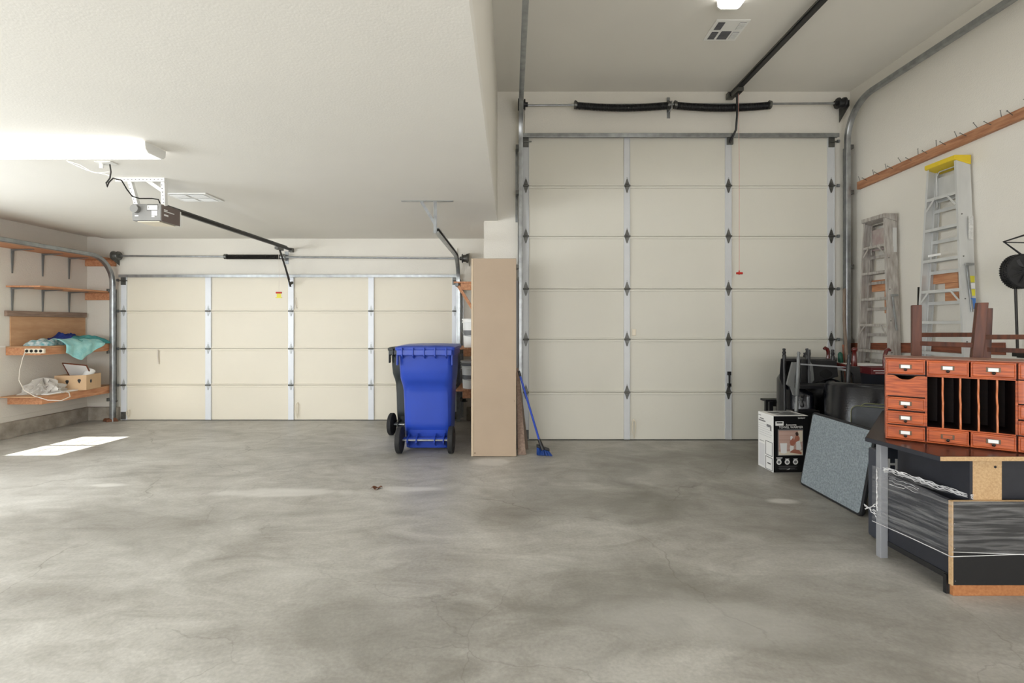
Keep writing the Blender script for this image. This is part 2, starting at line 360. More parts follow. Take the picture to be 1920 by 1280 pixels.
# concrete curb and thin trims
struct('baseboard_left', MB().box(XL, XL + .07, YB, YL, 0, .20), M['conc'], bevel=.008)
struct('baseboard_back', MB().box(XL + .07, -5.84, YL - .07, YL, 0, .20), M['conc'], bevel=.008)
struct('baseboard_pier', MB().box(-.66, -.34, YL - .07, YL, 0, .20), M['conc'], bevel=.008)
struct('trim_1', MB().box(XL, XL + .012, YB, YL, .20, .262).box(XL + .012, -5.84, YL - .012, YL, .20, .262), M['wall'])
struct('trim_2', MB().box(.17, 4.02, YT - .03, YT, 3.76, 4.18), M['wall'])
struct('trim_3', MB().box(-5.84, -.80, YL - .025, YL, 2.16, 2.56), M['wall'])
struct('trim_4', MB().box(-.335, .11, YT - .008, YT, 0, ZC - .02), M['wall'])
struct('trim_5', MB().box(XL, XL + .02, 6.1, 6.2, 1.14, 1.16), M['whitem'])

# ---------------------------------------------------------------- sectional garage doors
def hinge_mb(x, z, y, big, style=0):
    m = MB(); h = .085 if big else .075; wd = .030 if big else .024
    for s in (1, -1):
        m.prism([(x - wd, y, z + s * .008), (x + wd, y, z + s * .008), (x + .006, y, z + s * h), (x - .006, y, z + s * h)], (0, -.006, 0))
    m.box(x - .012, x + .012, y - .02, y - .005, z + .02, z + .034); m.box(x - .008, x + .008, y - .012, y - .005, z - .055, z - .045)
    m.cyl((x, y, z + h + .012), (x, y - .008, z + h + .012), .004, 8)
    return m
def garage_door(name, label, x0, x1, zs, stiles, pm, sm, yf, big):
    d = setprops(thing(name, label, None, ((x0 + x1) / 2, yf, 0)), kind='structure')
    for i in range(len(zs) - 1):
        z0, z1 = zs[i], zs[i + 1]; p = MB().box(x0, x1, yf + .012, yf + .036, z0 + .002, z1 - .002)
        # rolled horizontal edges of every section
        if i > 0: p.box(x0, x1, yf + .0, yf + .014, z0 + .002, z0 + .024)
        if i < len(zs) - 2: p.box(x0, x1, yf + .0, yf + .014, z1 - .03, z1 - .002)
        obj('door_section', p, pm, d, world=True, bevel=.003)
        for j, (sx, sw) in enumerate(stiles):
            q = MB().box(sx - sw / 2, sx + sw / 2, yf - .004, yf + .012, z0 + .004, z1 - .004)
            q.box(sx + sw / 2 - .006, sx + sw / 2, yf - .012, yf, z0 + .004, z1 - .004)
            obj('stile', q, sm, d, world=True, bevel=.002)
            if i > 0:
                hg_ = obj('hinge', hinge_mb(sx, z0, yf - .004, big), M['galvd'] if big else mat('pale_zinc', (186, 189, 190), .4, metal=.3, var=.1), d, world=True, smooth=40)
                obj('hinge_pin', MB().cyl((sx - .036, yf - .016, z0), (sx + .038, yf - .016, z0), .0105, 10), M['galvd'], hg_, world=True, smooth=40)
    for j, (sx, sw) in enumerate((stiles[0], stiles[-1])):        # rollers into the tracks
        s = -1 if j == 0 else 1
        for z in zs[1:-1] + [zs[-1] - .05]:
            obj('roller', MB().cyl((sx, yf - .014, z), (sx + s * .085, yf - .014, z), .006, 8).cyl((sx + s * .07, yf - .014, z), (sx + s * .092, yf - .014, z), .02, 14), M['galv'], d, world=True, smooth=40)
    top = MB().box(x0 - .01, x1 + .01, yf - .05, yf + .0, zs[-1] - .004, zs[-1] + .004).box(x0 - .01, x1 + .01, yf - .056, yf - .05, zs[-1] - .012, zs[-1] + (.036 if big else .03))
    obj('strut', top, M['galv'], d, world=True, bevel=.002)
    obj('bottom_seal', MB().box(x0, x1, yf + .006, yf + .034, .0, zs[0] + .002), M['rubber'], d, world=True)
    for s, sx in ((-1, stiles[0][0]), (1, stiles[-1][0])):
        b = MB().box(sx - .035, sx + .035, yf - .02, yf - .004, zs[-1] - .12, zs[-1] - .005).cyl((sx - .03, yf - .03, zs[-1] - .06), (sx + .07, yf - .03, zs[-1] - .06), .008, 8)
        obj('top_bracket', b, M['galvd'], d, world=True, bevel=.002)
    for s, sx in ((-1, stiles[0][0]), (1, stiles[-1][0])):
        obj('bottom_bracket', MB().box(sx - .035, sx + .035, yf - .02, yf - .004, .02, .13), M['galvd'], d, world=True, bevel=.002)
    return d
KT = 930 / 6.11; zt = lambda py: EH + (HY - py) / KT; xt = lambda px: (px - CX) / KT
KL = 930 / 7.385; zl = lambda py: EH + (HY - py) / KL; xl = lambda px: (px - CX) / KL
dt = garage_door('door_1', 'tall six-section cream garage door with four grey-white stiles', xt(980), xt(1567), [.006] + [zt(y) for y in (735, 636, 541.5, 443, 348.5, 258)],
                 [(xt(986), .08), (xt(1175.5), .074), (xt(1365.5), .074), (xt(1558), .08)], M['panel2'], M['stile2'], 6.11, True)
dl = garage_door('door_2', 'wide four-section cream garage door with five white stiles', xl(229), xl(860), [.006] + [zl(y) for y in (721.5, 653.5, 583, 519)],
                 [(xl(233), .085), (xl(391), .09), (xl(546), .085), (xl(696), .085), (xl(853), .085)], M['panel'], M['stile'], 7.38, False)
# pull handles and small hardware on the doors
def pull(d, px, py0, py1, K, yf, m):
    x = (px - CX) / K; a, b = EH + (HY - py0) / K, EH + (HY - py1) / K
    obj('pull_handle', MB().tube([(x, yf + .01, a), (x - .018, yf - .02, a - .03), (x - .02, yf - .02, (a + b) / 2), (x, yf - .012, b + .01), (x + .02, yf - .02, (a + b) / 2), (x + .016, yf - .018, a - .03), (x, yf + .01, a)], .006, 6), m, d, world=True, smooth=60)
pull(dt, 1188, 786, 823, KT, 6.11, M['cream']); pull(dl, 558, 754, 784, KL, 7.38, M['cream']); pull(dl, 242, 767, 783, KL, 7.38, M['cream'])
x = xt(1366); obj('lift_handle', MB().bar((x, 6.085, zt(727)), (x, 6.085, zt(698)), .016, .02, (0, 1, 0)).box(x - .02, x + .02, 6.08, 6.105, zt(703), zt(696)).box(x - .02, x + .02, 6.075, 6.105, zt(724), zt(718)), M['black'], dt, world=True, bevel=.003)
x = xt(1189); obj('keeper_plate', MB().box(x - .025, x + .025, 6.108, 6.124, zt(629), zt(617)), M['cream'], dt, world=True, bevel=.006)
x = xl(298); obj('pull_rope', MB().tube([(x, 7.36, zl(655)), (x - .004, 7.365, zl(668)), (x + .003, 7.367, zl(682))], .009, 8), M['cord'], dl, world=True, smooth=60)
x = xl(556); obj('pull_rope', MB().tube([(x, 7.36, zl(558)), (x - .01, 7.37, zl(566)), (x + .002, 7.37, zl(578)), (x + .02, 7.37, zl(577))], .006, 8), M['cord'], dl, world=True, smooth=60)

# ---------------------------------------------------------------- door tracks, springs
def track(name, label, x, yv, ztop, R, y_end, group, zbot=0.0, side=1):
    """C-channel: vertical run, quarter bend, horizontal run towards the camera"""
    path = [(yv, zbot)] + [(yv, zbot + (ztop - R - zbot) * k / 6) for k in range(1, 6)]
    for k in range(0, 13):
        a = math.pi / 2 * k / 12; path.append((yv - R + R * math.cos(a), ztop - R + R * math.sin(a)))
    path.append((y_end, ztop + (0.0)))
    m = MB(); sec = [(-.028, -.022), (-.028, .022), (-.022, .026), (.024, .026), (.024, .016), (-.018, .016), (-.018, -.016), (.024, -.016), (.024, -.026), (-.022, -.026)]
    rings = []
    for i, (y, z) in enumerate(path):
        y0, z0 = path[max(0, i - 1)]; y1, z1 = path[min(len(path) - 1, i + 1)]
        d = Vector((0, y1 - y0, z1 - z0)).normalized(); nrm = Vector((0, d.z, -d.y))
        rings.append([Vector((x + s * -side, y, z)) + nrm * t for s, t in sec])
    m.loft(rings)
    r = thing(name, label, 'door track', (x, yv, 0), 0, group)
    obj('channel', m, M['galv'], r, world=True, smooth=35)
    return r
t1 = track('door_track', 'galvanised track curving beside the ladders on the right of the tall door', 4.085, 6.02, 4.075, .42, 1.2, 'garage door tracks', side=-1)
t2 = track('door_track', 'galvanised track of the tall door beside the tan cabinet', .118, 6.02, 4.075, .42, 1.2, 'garage door tracks')
t3 = track('door_track', 'galvanised track curving in front of the left wall shelves', -5.865, 7.30, 2.405, .38, 5.14, 'garage door tracks')
t4 = track('door_track', 'galvanised track between the wide door and the corner shelf of buckets', -.772, 7.30, 2.405, .38, 5.14, 'garage door tracks', side=-1)
for tr, x, s, yw in ((t1, 4.085, 1, YT), (t2, .118, -1, YT), (t3, -5.865, -1, YL), (t4, -.772, 1, YL)):   # wall angle and brackets
    big = yw == YT; zt_ = 3.6 if big else 1.95
    obj('wall_angle', MB().box(x + s * .030, x + s * .034, yw - .11, yw - .002, .04, zt_).box(x + s * .034, x + s * .062, yw - .006, yw - .002, .04, zt_), M['galv'], tr, world=True)
    for z in ([.35, 1.2, 2.1, 3.0, 3.55] if big else [.3, 1.0, 1.9]):
        obj('bracket', MB().box(x + s * .022, x + s * .058, yw - .16, yw - .05, z, z + .05), M['galvd'], tr, world=True, bevel=.004)
ha = MB().bar((-1.14, 5.16, ZC - .004), (-.60, 5.16, ZC - .004), .035, .006).bar((-.775, 5.16, ZC - .01), (-.772, 5.15, 2.37), .004, .035, (0, 1, 0)).bar((-.785, 5.14, ZC - .01), (-.785, 5.14, 2.37), .035, .004, (0, 1, 0)).bar((-.93, 5.15, ZC - .01), (-.79, 5.15, 2.47), .03, .004, (0, 1, 0))
obj('ceiling_hanger', ha, M['galv'], t4, world=True)
def spring(mbx, x0, x1, y, z, r, sag, turns, wire):
    m = MB(); pts = []; n = turns * 10
    for i in range(n + 1):
        t = i / n; a = 2 * math.pi * turns * t; zz = z - sag * math.sin(math.pi * t)
        pts.append((x0 + (x1 - x0) * t, y + r * math.cos(a), zz + r * math.sin(a)))
    return m.tube(pts, wire, 5)
def drum(x, y, z, s):
    m = MB().turned((x, y, z), (x + s * .09, y, z), [(0, .02), (.01, .062), (.18, .066), (.2, .05), (.7, .056), (.75, .066), (.98, .07), (1, .03)], 24)
    m.cyl((x - s * .03, y, z), (x, y, z), .028, 12); return m
YS = 6.0; zs_ = W(0, 196, YS).z
sp = thing('torsion_spring_shaft', 'steel shaft with two black springs above the tall door', 'spring shaft', (2.0, YS, zs_))
obj('shaft', MB().cyl((.12, YS, zs_ - .01), (4.02, YS, zs_ + .015), .0125, 12), M['galv'], sp, world=True, smooth=40)
xs = lambda px: (px - CX) * YS / F
for a, b, dz in ((1079, 1256, 0), (1264, 1443, .0)):
    core = MB().tube([(xs(a) + (xs(b) - xs(a)) * t / 12, YS, zs_ - .012 - .030 * math.sin(math.pi * t / 12)) for t in range(13)], .034, 14)
    s_ = obj('spring', core, M['black'], sp, world=True, smooth=50)
    obj('coil', spring(None, xs(a), xs(b), YS, zs_ - .012, .040, .030, 62, .006), M['black'], s_, world=True, smooth=60)
for px in (1079, 1443, 1253, 1266):
    obj('winding_cone', MB().cyl((xs(px) - .015, YS, zs_ - .005), (xs(px) + .015, YS, zs_ - .005), .048, 16).cyl((xs(px), YS, zs_ - .055), (xs(px), YS, zs_ + .05), .009, 8), M['galvd'], sp, world=True, smooth=40)
x = xs(1259); obj('centre_bracket', MB().box(x - .02, x + .02, YT - .036, YT - .031, zs_ - .12, zs_ + .14).box(x - .006, x + .006, YS - .02, YT - .03, zs_ - .05, zs_ + .04), M['galv'], sp, world=True, bevel=.003)
obj('cable_drum', drum(xs(985), YS, zs_, -1), M['black'], sp, world=True, smooth=40)
obj('cable_drum', drum(xs(1569), YS, zs_ + .015, 1), M['black'], sp, world=True, smooth=40)
for s, x in ((-1, xs(975)), (1, xs(1588))):
    obj('end_bearing_plate', MB().prism([(x, YT - .004, zs_ + .09), (x, YT - .004, zs_ - .16), (x, YS - .04, zs_ - .03), (x, YS - .04, zs_ + .04)], (s * .005, 0, 0)), M['galvd'], sp, world=True)
YS2 = 7.28; z2 = W(0, 482, YS2).z; xs2 = lambda px: (px - CX) * YS2 / F
sp2 = thing('torsion_spring_shaft', 'steel shaft with one dark coil spring above the wide door', 'spring shaft', (-3.2, YS2, z2))
obj('shaft', MB().cyl((xs2(222), YS2, z2 + .02), (xs2(872), YS2, z2 - .018), .013, 12), M['galv'], sp2, world=True, smooth=40)
s_ = obj('spring', MB().cyl((xs2(425), YS2, z2 + .008), (xs2(526), YS2, z2), .026, 14), M['rail'], sp2, world=True, smooth=40)
obj('coil', spring(None, xs2(424), xs2(527), YS2, z2 + .004, .031, 0, 44, .0055), M['rail'], s_, world=True, smooth=60)
x = xs2(531); obj('centre_bracket', MB().box(x - .03, x + .03, YL - .032, YL - .026, z2 - .09, z2 + .10).box(x - .006, x + .006, YS2 - .03, YL - .03, z2 - .04, z2 + .05).cyl((x - .04, YS2, z2), (x + .03, YS2, z2), .03, 12), M['galv'], sp2, world=True, bevel=.003)
obj('winding_cone', MB().cyl((xs2(421), YS2, z2 + .008), (xs2(426), YS2, z2 + .008), .038, 14), M['galvd'], sp2, world=True, smooth=40)
obj('cable_drum', drum(xs2(224), YS2, z2 + .02, -1), M['galvd'], sp2, world=True, smooth=40)
obj('cable_drum', drum(xs2(866), YS2, z2 - .018, 1), M['galvd'], sp2, world=True, smooth=40)
for s, x in ((-1, xs2(213)), (1, xs2(878))):
    obj('end_bearing_plate', MB().prism([(x, YL - .004, z2 + .08), (x, YL - .004, z2 - .12), (x, YS2 - .04, z2 - .03), (x, YS2 - .04, z2 + .04)], (s * .005, 0, 0)), M['galvd'], sp2, world=True)
# safety sensors near the floor
for nm, X, s, Yw, lab, zz in (('safety_sensor', -5.93, 1, YL, 'small dark safety sensor above the curb at the left corner', .29), ('safety_sensor', -.70, -1, YL, 'small safety sensor right of the wide door behind the blue bin', .29),
                          ('safety_sensor', .055, 1, YT, 'small black safety sensor low on the wall behind the tan cabinet', .42)):
    r = thing(nm, lab, 'sensor', (X, Yw - .02, zz), 0, 'garage door sensors')
    obj('mount', MB().box(-.05, .05, -.012, .02, -.012, .0), M['galvd'], r); obj('body', MB().box(-.02, .03, -.05, -.012, -.012, .035), M['black'], r, bevel=.004)
    obj('lens', MB().cyl((-.02, -.03, .012), (-.028, -.03, .012), .012, 12), M['galv'], r)

# ---------------------------------------------------------------- openers
op = thing('garage_door_opener', 'grey ceiling-hung opener motor with long dark rail to the wide door', 'garage door opener', (-3.26, 4.56, 2.35))
bx = MB().box(-3.392, -3.134, 4.44, 4.69, 2.354, 2.504)
bd = obj('motor_case', bx, M['motor'], op, world=True, bevel=.006)
obj('side_panel', MB().box(-3.134, -3.130, 4.45, 4.70, 2.352, 2.502), M['brown'], bd, world=True)
obj('light_lens', MB().box(-3.36, -3.16, 4.46, 4.67, 2.346, 2.354), M['cream'], bd, world=True, bevel=.003)
obj('end_trim', MB().box(-3.136, -3.128, 4.693, 4.705, 2.350, 2.49), M['whitem'], bd, world=True)
for z0, z1, y0, y1 in ((2.455, 2.464, 4.475, 4.52), (2.443, 2.451, 4.475, 4.61), (2.405, 2.42, 4.475, 4.53)):
    obj('lettering_strip', MB().box(-3.131, -3.1285, y0, y1, z0, z1), M['white'], bd, world=True)
obj('capacitor', MB().cyl((-3.35, 4.44, 2.455), (-3.35, 4.405, 2.455), .036, 18), M['motor'], bd, world=True, smooth=40)
obj('terminal_block', MB().box(-3.25, -3.16, 4.432, 4.44, 2.45, 2.49).box(-3.245, -3.235, 4.425, 4.44, 2.46, 2.48), M['whitem'], bd, world=True, bevel=.002)
for a_ in ((-3.215, -3.165, 4.437, 4.44, 2.40, 2.44), (-3.215, -3.19, 4.437, 4.44, 2.385, 2.395), (-3.365, -3.335, 4.437, 4.44, 2.392, 2.402)): obj('sticker', MB().box(*a_), M['white'], bd, world=True)
for a_ in ((-3.255, -3.16, 4.4385, 4.44, 2.492, 2.497), (-3.26, -3.22, 4.4385, 4.44, 2.441, 2.444)): obj('vent_slot', MB().box(*a_), M['black'], bd, world=True)
obj('rail', MB().bar((-3.26, 4.60, 2.524), (-3.26, 7.34, 2.535), .03, .034), M['rail'], op, world=True, bevel=.003)
obj('chain', MB().bar((-3.248, 4.66, 2.548), (-3.248, 7.2, 2.558), .006, .012), M['galvd'], op, world=True)
obj('header_bracket', MB().box(-3.29, -3.23, 7.33, 7.39, 2.50, 2.56), M['galvd'], op, world=True, bevel=.004)
ty = 6.98
obj('trolley', MB().box(-3.285, -3.235, ty - .09, ty + .09, 2.475, 2.512), M['galvd'], op, world=True, bevel=.004)
obj('door_arm', MB().bar((-3.26, ty, 2.50), (-3.235, 7.24, 2.08), .025, .006, (0, 1, 0)).bar((-3.245, 7.12, 2.28), (-3.235, 7.28, 1.98), .025, .006, (0, 1, 0)).bar((-3.24, 7.27, 2.02), (-3.26 + .02, 7.35, 2.05), .03, .03), M['rail'], op, world=True)
cx_ = (-435) * 7.0 / F
obj('release_cord', MB().tube([(-3.27, 6.98, 2.48), (-3.272, 7.0, 2.2), (-3.274, 7.0, 1.885)], .0022, 5), M['cord'], op, world=True)
obj('release_handle', MB().cyl((-3.315, 7.0, 1.875), (-3.235, 7.0, 1.875), .012, 10), M['red'], op, world=True)
obj('warning_tag', MB().box(-3.305, -3.245, 7.0, 7.003, 1.81, 1.862).box(-3.318, -3.232, 6.99, 7.01, 1.80, 1.812), M['yl'], op, world=True)
def perf(m, p0, p1, wdt=.034, th=.004, up=(0, 1, 0)): return m.bar(p0, p1, wdt, th, up)
pb = MB()
perf(pb, (-3.47, 4.35, ZC - .016), (-3.04, 4.35, ZC - .016), .004, .034, (0, 0, 1)); pb.bar((-3.47, 4.366, ZC - .002), (-3.04, 4.366, ZC - .002), .034, .004)
hg = obj('ceiling_angle', pb, M['whitem'], op, world=True)
for xx, yy in ((-3.385, 4.40), (-3.09, 4.40)):
    q = MB().bar((xx, yy, ZC - .02), (xx + (.0 if xx < -3.2 else -.05), 4.48, 2.50), .034, .004, (0, 1, 0)).bar((xx + .016, yy + .016, ZC - .02), (xx + .016 + (.0 if xx < -3.2 else -.05), 4.496, 2.50), .004, .034, (0, 1, 0))
    obj('hanger_strap', q, M['whitem'], op, world=True)
obj('hanger_brace', MB().bar((-3.20, 4.36, ZC - .02), (-3.105, 4.43, 2.61), .03, .004, (0, 1, 0)), M['whitem'], op, world=True)
hl = MB()
for k in range(13): hl.cyl((-3.455 + k * .033, 4.3475, ZC - .016), (-3.455 + k * .033, 4.345, ZC - .016), .0045, 8)
for k in range(6):
    hl.cyl((-3.385, 4.402 + k * .013 - .004, 2.66 - k * .028), (-3.385, 4.398 + k * .013 - .004, 2.66 - k * .028), .0045, 8)
    hl.cyl((-3.095 - k * .006, 4.402 + k * .013 - .004, 2.66 - k * .028), (-3.095 - k * .006, 4.398 + k * .013 - .004, 2.66 - k * .028), .0045, 8)
obj('punched_holes', hl, M['greyprint'], op, world=True)
obj('power_cord', MB().tube([W(300, 381, 4.5), W(297, 374, 4.45), W(285, 372, 4.4), W(262, 372, 4.35), W(248, 368, 4.3), W(238, 355, 4.2), W(228, 338, 4.1), W(212, 334, 4.0), W(204, 342, 3.95), W(201, 350, 3.93), W(199, 343, 3.93), W(206, 334, 3.93), W(208, 322, 3.93), W(206, 308, 3.93)], .0055, 8), M['rail'], op, world=True, smooth=60)
ol = thing('ceiling_outlet', 'white ceiling outlet plate left of the opener motor', 'outlet', (-3.22, 3.94, ZC - .004))
obj('cover_plate', MB().box(-.06, .07, -.04, .04, -.004, .003), M['whitem'], ol, bevel=.002); obj('plug', MB().cyl((-.04, .01, -.04), (-.04, .01, -.004), .015, 12), M['whitem'], ol, smooth=40)
setprops(obj('loose_wire', MB().tube([W(125, 301, 3.88), W(150, 309, 3.90), W(172, 322, 3.93), W(200, 327, 3.94), W(206, 330, 3.95)], .003, 6).tube([W(127, 303, 3.88), W(160, 318, 3.90), W(180, 324, 3.93), W(205, 322, 3.945)], .0025, 6), M['whitem'], smooth=60), 'thin loose white wire hanging under the ceiling left of the outlet', 'wire')

op2 = thing('opener_rail', 'thick black opener rail under the high ceiling of the tall bay', 'opener rail', (2.7, 6.0, 4.2))
XR2 = 2.70; ZR2 = 4.235
obj('rail', MB().bar((XR2, 1.0, ZR2), (XR2, 6.06, ZR2), .055, .05), M['black'], op2, world=True, bevel=.006)
obj('chain', MB().bar((XR2 - .034, 1.0, ZR2 + .0), (XR2 - .034, 5.9, ZR2), .006, .014).bar((XR2 + .034, 1.0, ZR2), (XR2 + .034, 5.9, ZR2), .006, .014), M['galvd'], op2, world=True)
obj('header_bracket', MB().box(XR2 - .05, XR2 + .03, 6.05, 6.115, ZR2 - .045, ZR2 + .03), M['galvd'], op2, world=True, bevel=.004)
obj('trolley', MB().box(XR2 - .035, XR2 + .035, 5.82, 6.0, ZR2 - .065, ZR2 - .02), M['galvd'], op2, world=True, bevel=.004)
obj('door_arm', MB().tube([W(1382, 176, 5.92), W(1382, 215, 5.96), W(1380, 243, 6.0), W(1368, 268, 6.08)], .013, 8), M['black'], op2, world=True, smooth=50)
obj('arm_bracket', MB().box(xt(1362), xt(1373), 6.075, 6.105, zt(272), zt(259)), M['galvd'], op2, world=True, bevel=.003)
obj('release_cord', MB().tube([W(1384.5, 172, 5.9), W(1386, 300, 5.9), W(1386, 508, 5.9)], .0026, 5), mat('pink_cord', (206, 150, 140), .7), op2, world=True)
obj('release_handle', MB().cyl(W(1381, 512, 5.9), W(1392, 512, 5.9), .014, 10).cyl(W(1386, 507, 5.9), W(1386, 515, 5.9), .008, 8), M['red'], op2, world=True, smooth=40)

# ---------------------------------------------------------------- ceiling lights and vents
def wrap_light(name, label, x0, x1, y0, y1, z, dm, long_x=True, h=.072):
    r = thing(name, label, 'ceiling light', ((x0 + x1) / 2, (y0 + y1) / 2, z), 0, None)
    m = MB()
    if long_x:
        prof = [(y0, z - .002), (y0 + .004, z - h * .7), (y0 + .03, z - h), (y1 - .03, z - h), (y1 - .004, z - h * .7), (y1, z - .002)]
        m.prism([(x0 + .015, a, b) for a, b in prof], (x1 - x0 - .03, 0, 0)); ec = [(x0, x0 + .015), (x1 - .015, x1)]
        d = obj('diffuser', m, dm, r, world=True)
        for a, b in ec: obj('end_cap', MB().prism([(a, p, q - .001) for p, q in prof], (b - a, 0, 0)), M['whitem'], r, world=True)
    else:
        prof = [(x0, z - .002), (x0 + .004, z - h * .7), (x0 + .03, z - h), (x1 - .03, z - h), (x1 - .004, z - h * .7), (x1, z - .002)]
        m.prism([(a, y0 + .015, b) for a, b in prof], (0, y1 - y0 - .03, 0))
        d = obj('diffuser', m, dm, r, world=True)
        for a, b in ((y0, y0 + .015), (y1 - .015, y1)): obj('end_cap', MB().prism([(p, a, q - .001) for p, q in prof], (0, b - a, 0)), M['whitem'], r, world=True)
    return r
wrap_light('ceiling_light', 'lit fluorescent wrap light on the low ceiling left of the opener', -3.78, -2.56, 3.47, 3.68, ZC, M['diff'])
wrap_light('ceiling_light', 'lit fluorescent light on the high ceiling at the top edge', 1.84, 2.05, 3.22, 4.44, ZH, M['diff2'], False)
wrap_light('ceiling_light', 'added unseen fluorescent wrap light behind the camera on the low ceiling', -3.78, -2.56, .2, .41, ZC, M['diff'])  # extra fixture out of view, added to brighten the low bay
wrap_light('ceiling_light', 'added unseen fluorescent light behind the camera on the high ceiling', 1.84, 2.05, -.6, .62, ZH, M['diff2'], False)  # another out-of-view fixture, added to brighten the tall bay
def vent(label, x0, x1, y0, y1, z, cells):
    r = thing('ceiling_vent', label, 'vent', ((x0 + x1) / 2, (y0 + y1) / 2, z), 0, None)
    obj('frame', MB().box(x0, x1, y0, y1, z - .010, z - .001), M['whitem'], r, world=True, bevel=.003)
    for (a, b, c, d, dark) in cells:
        X0, X1 = x0 + (x1 - x0) * a, x0 + (x1 - x0) * b; Y0, Y1 = y0 + (y1 - y0) * c, y0 + (y1 - y0) * d
        cell = obj('grille', MB().box(X0, X1, Y0, Y1, z - .0115, z - .010), M['rail'] if dark else M['greyprint'], r, world=True)
        n = max(2, int((Y1 - Y0) / .014)); sl = MB()
        for k in range(n):
            yy = Y0 + (Y1 - Y0) * (k + .5) / n; sl.box(X0, X1, yy - .0022, yy + (.001 if dark else .003), z - .016, z - .0115)
        obj('slats', sl, M['greyprint'] if dark else M['whitem'], cell, world=True)
vent('square white vent grille on the high ceiling of the tall bay', 1.945, 2.27, 4.69, 5.03, ZH, [(.10, .30, .10, .45, 1), (.10, .30, .55, .92, 1), (.38, .68, .52, .92, 1), (.74, .93, .10, .45, 0), (.74, .93, .55, .92, 0)])
vent('square white vent grille on the low ceiling by the opener', -3.40, -2.98, 4.84, 5.16, ZC, [(.10, .46, .10, .44, 0), (.10, .46, .56, .90, 0), (.54, .90, .10, .44, 0), (.54, .90, .56, .90, 0)])
# ---------------------------------------------------------------- shelves on the left wall
SY0 = 6.22; SX1 = -5.90
def shelf(name, label, parts, group='shelves in the left corner'):
    r = thing(name, label, 'shelf', ((XL + SX1) / 2, 6.8, parts[0][1][5]), 0, group)
    for nm, b, m in parts: obj(nm, MB().box(*b), m, r, world=True, bevel=.003)
    return r
s1 = shelf('wall_shelf', 'top wooden shelf in the left corner, above the door track', [
    ('board', (XL + .003, SX1, 4.9, YL - .003, 2.385, 2.405), M['pine']), ('cleat', (XL + .003, -5.896, YL - .043, YL - .004, 2.295, 2.384), M['pine'])])
s2 = shelf('wall_shelf', 'second wooden shelf from the top in the left corner, empty', [
    ('board', (XL + .003, SX1, SY0, YL - .003, 1.895, 1.915), M['pine']), ('cleat', (XL + .003, -5.896, YL - .043, YL - .004, 1.79, 1.894), M['pine'])])
s3 = shelf('wall_shelf', 'wooden shelf holding folded cloths in the left corner', [
    ('board', (XL + .003, SX1, SY0, YL - .003, 1.135, 1.15), M['ply']), ('apron', (SX1 - .038, SX1, SY0, YL - .045, 1.04, 1.134), M['pine']),
    ('end_rail', (XL + .003, SX1 - .039, SY0, SY0 + .038, 1.04, 1.134), M['pine']), ('cleat', (XL + .003, -5.896, YL - .043, YL - .004, 1.04, 1.134), M['pine'])])
s4 = shelf('wall_shelf', 'lowest wooden shelf in the left corner, under the cardboard box', [
    ('board', (XL + .003, SX1 + .003, SY0 - .08, YL - .003, .515, .53), M['ply']), ('apron', (SX1 - .04, SX1 - .002, SY0 + .02, YL - .045, .42, .514), M['pine']),
    ('end_rail', (XL + .003, SX1 - .041, SY0 + .02, SY0 + .058, .42, .514), M['pine']), ('cleat', (XL + .003, -5.896, YL - .043, YL - .004, .42, .514), M['pine'])])
for s, zt0 in ((s1, 2.385), (s2, 1.895)):
    for y in (6.30, 6.71, 7.11):
        m = MB()
        m.hexa([(XL + .003, y - .008, zt0 - .31), (XL + .01, y - .008, zt0 - .31), (XL + .01, y + .008, zt0 - .31), (XL + .003, y + .008, zt0 - .31)],
               [(XL + .003, y - .016, zt0 - .002), (XL + .02, y - .016, zt0 - .002), (XL + .02, y + .016, zt0 - .002), (XL + .003, y + .016, zt0 - .002)])
        m.hexa([(XL + .003, y - .016, zt0 - .022), (XL + .28, y - .008, zt0 - .008), (XL + .28, y + .008, zt0 - .008), (XL + .003, y + .016, zt0 - .022)],
               [(XL + .003, y - .016, zt0 - .001), (XL + .28, y - .008, zt0 - .001), (XL + .28, y + .008, zt0 - .001), (XL + .003, y + .016, zt0 - .001)])
        obj('bracket', m, M['bracket'], s, world=True, bevel=.002)
bb = thing('backboard', 'plywood backboard with greyed top rail behind the folded cloths', 'board', (XL, 6.8, 1.15))
obj('panel', MB().box(XL + .003, XL + .018, 6.27, YL - .05, 1.152, 1.53), M['ply'], bb, world=True)
obj('top_rail', MB().box(XL + .003, XL + .042, 6.20, YL - .05, 1.531, 1.60), M['cap'], bb, world=True, bevel=.004)
# folded cloths: lumpy closed blankets
def lump(x0, x1, y0, y1, z0, h, seed, nu=26, nv=22, edge=2.6, amp=.35):
    rnd = random.Random(seed); ph = [rnd.uniform(0, 6.28) for _ in range(10)]
    def prof(u, v):
        e = (1 - abs(2 * u - 1) ** edge) * (1 - abs(2 * v - 1) ** edge)
        n = math.sin(9 * u + ph[0] + 3 * math.sin(5 * v + ph[1])) * .5 + math.sin(17 * v + ph[2] + 4 * math.sin(6 * u + ph[3])) * .3 + math.sin(31 * u + 13 * v + ph[4]) * .2
        return max(0, e) ** .5 * h * (1 + amp * n)
    m = MB()
    def top(u, v):
        wob = .03 * math.sin(7 * v + ph[5]) ; wob2 = .03 * math.sin(6 * u + ph[6])
        return (x0 + (x1 - x0) * u + wob * (2 * u - 1), y0 + (y1 - y0) * v + wob2 * (2 * v - 1), z0 + .002 + prof(u, v))
    m.grid(top, nu, nv); n0 = len(m.v)
    m.grid(lambda u, v: (top(u, v)[0], top(u, v)[1], z0), nu, nv)
    return m
TS = 1.151
def cloth(label, mb, mt): return setprops(obj('cloth', mb, mt, smooth=70), label, 'cloth', 'folded cloths on the shelf')
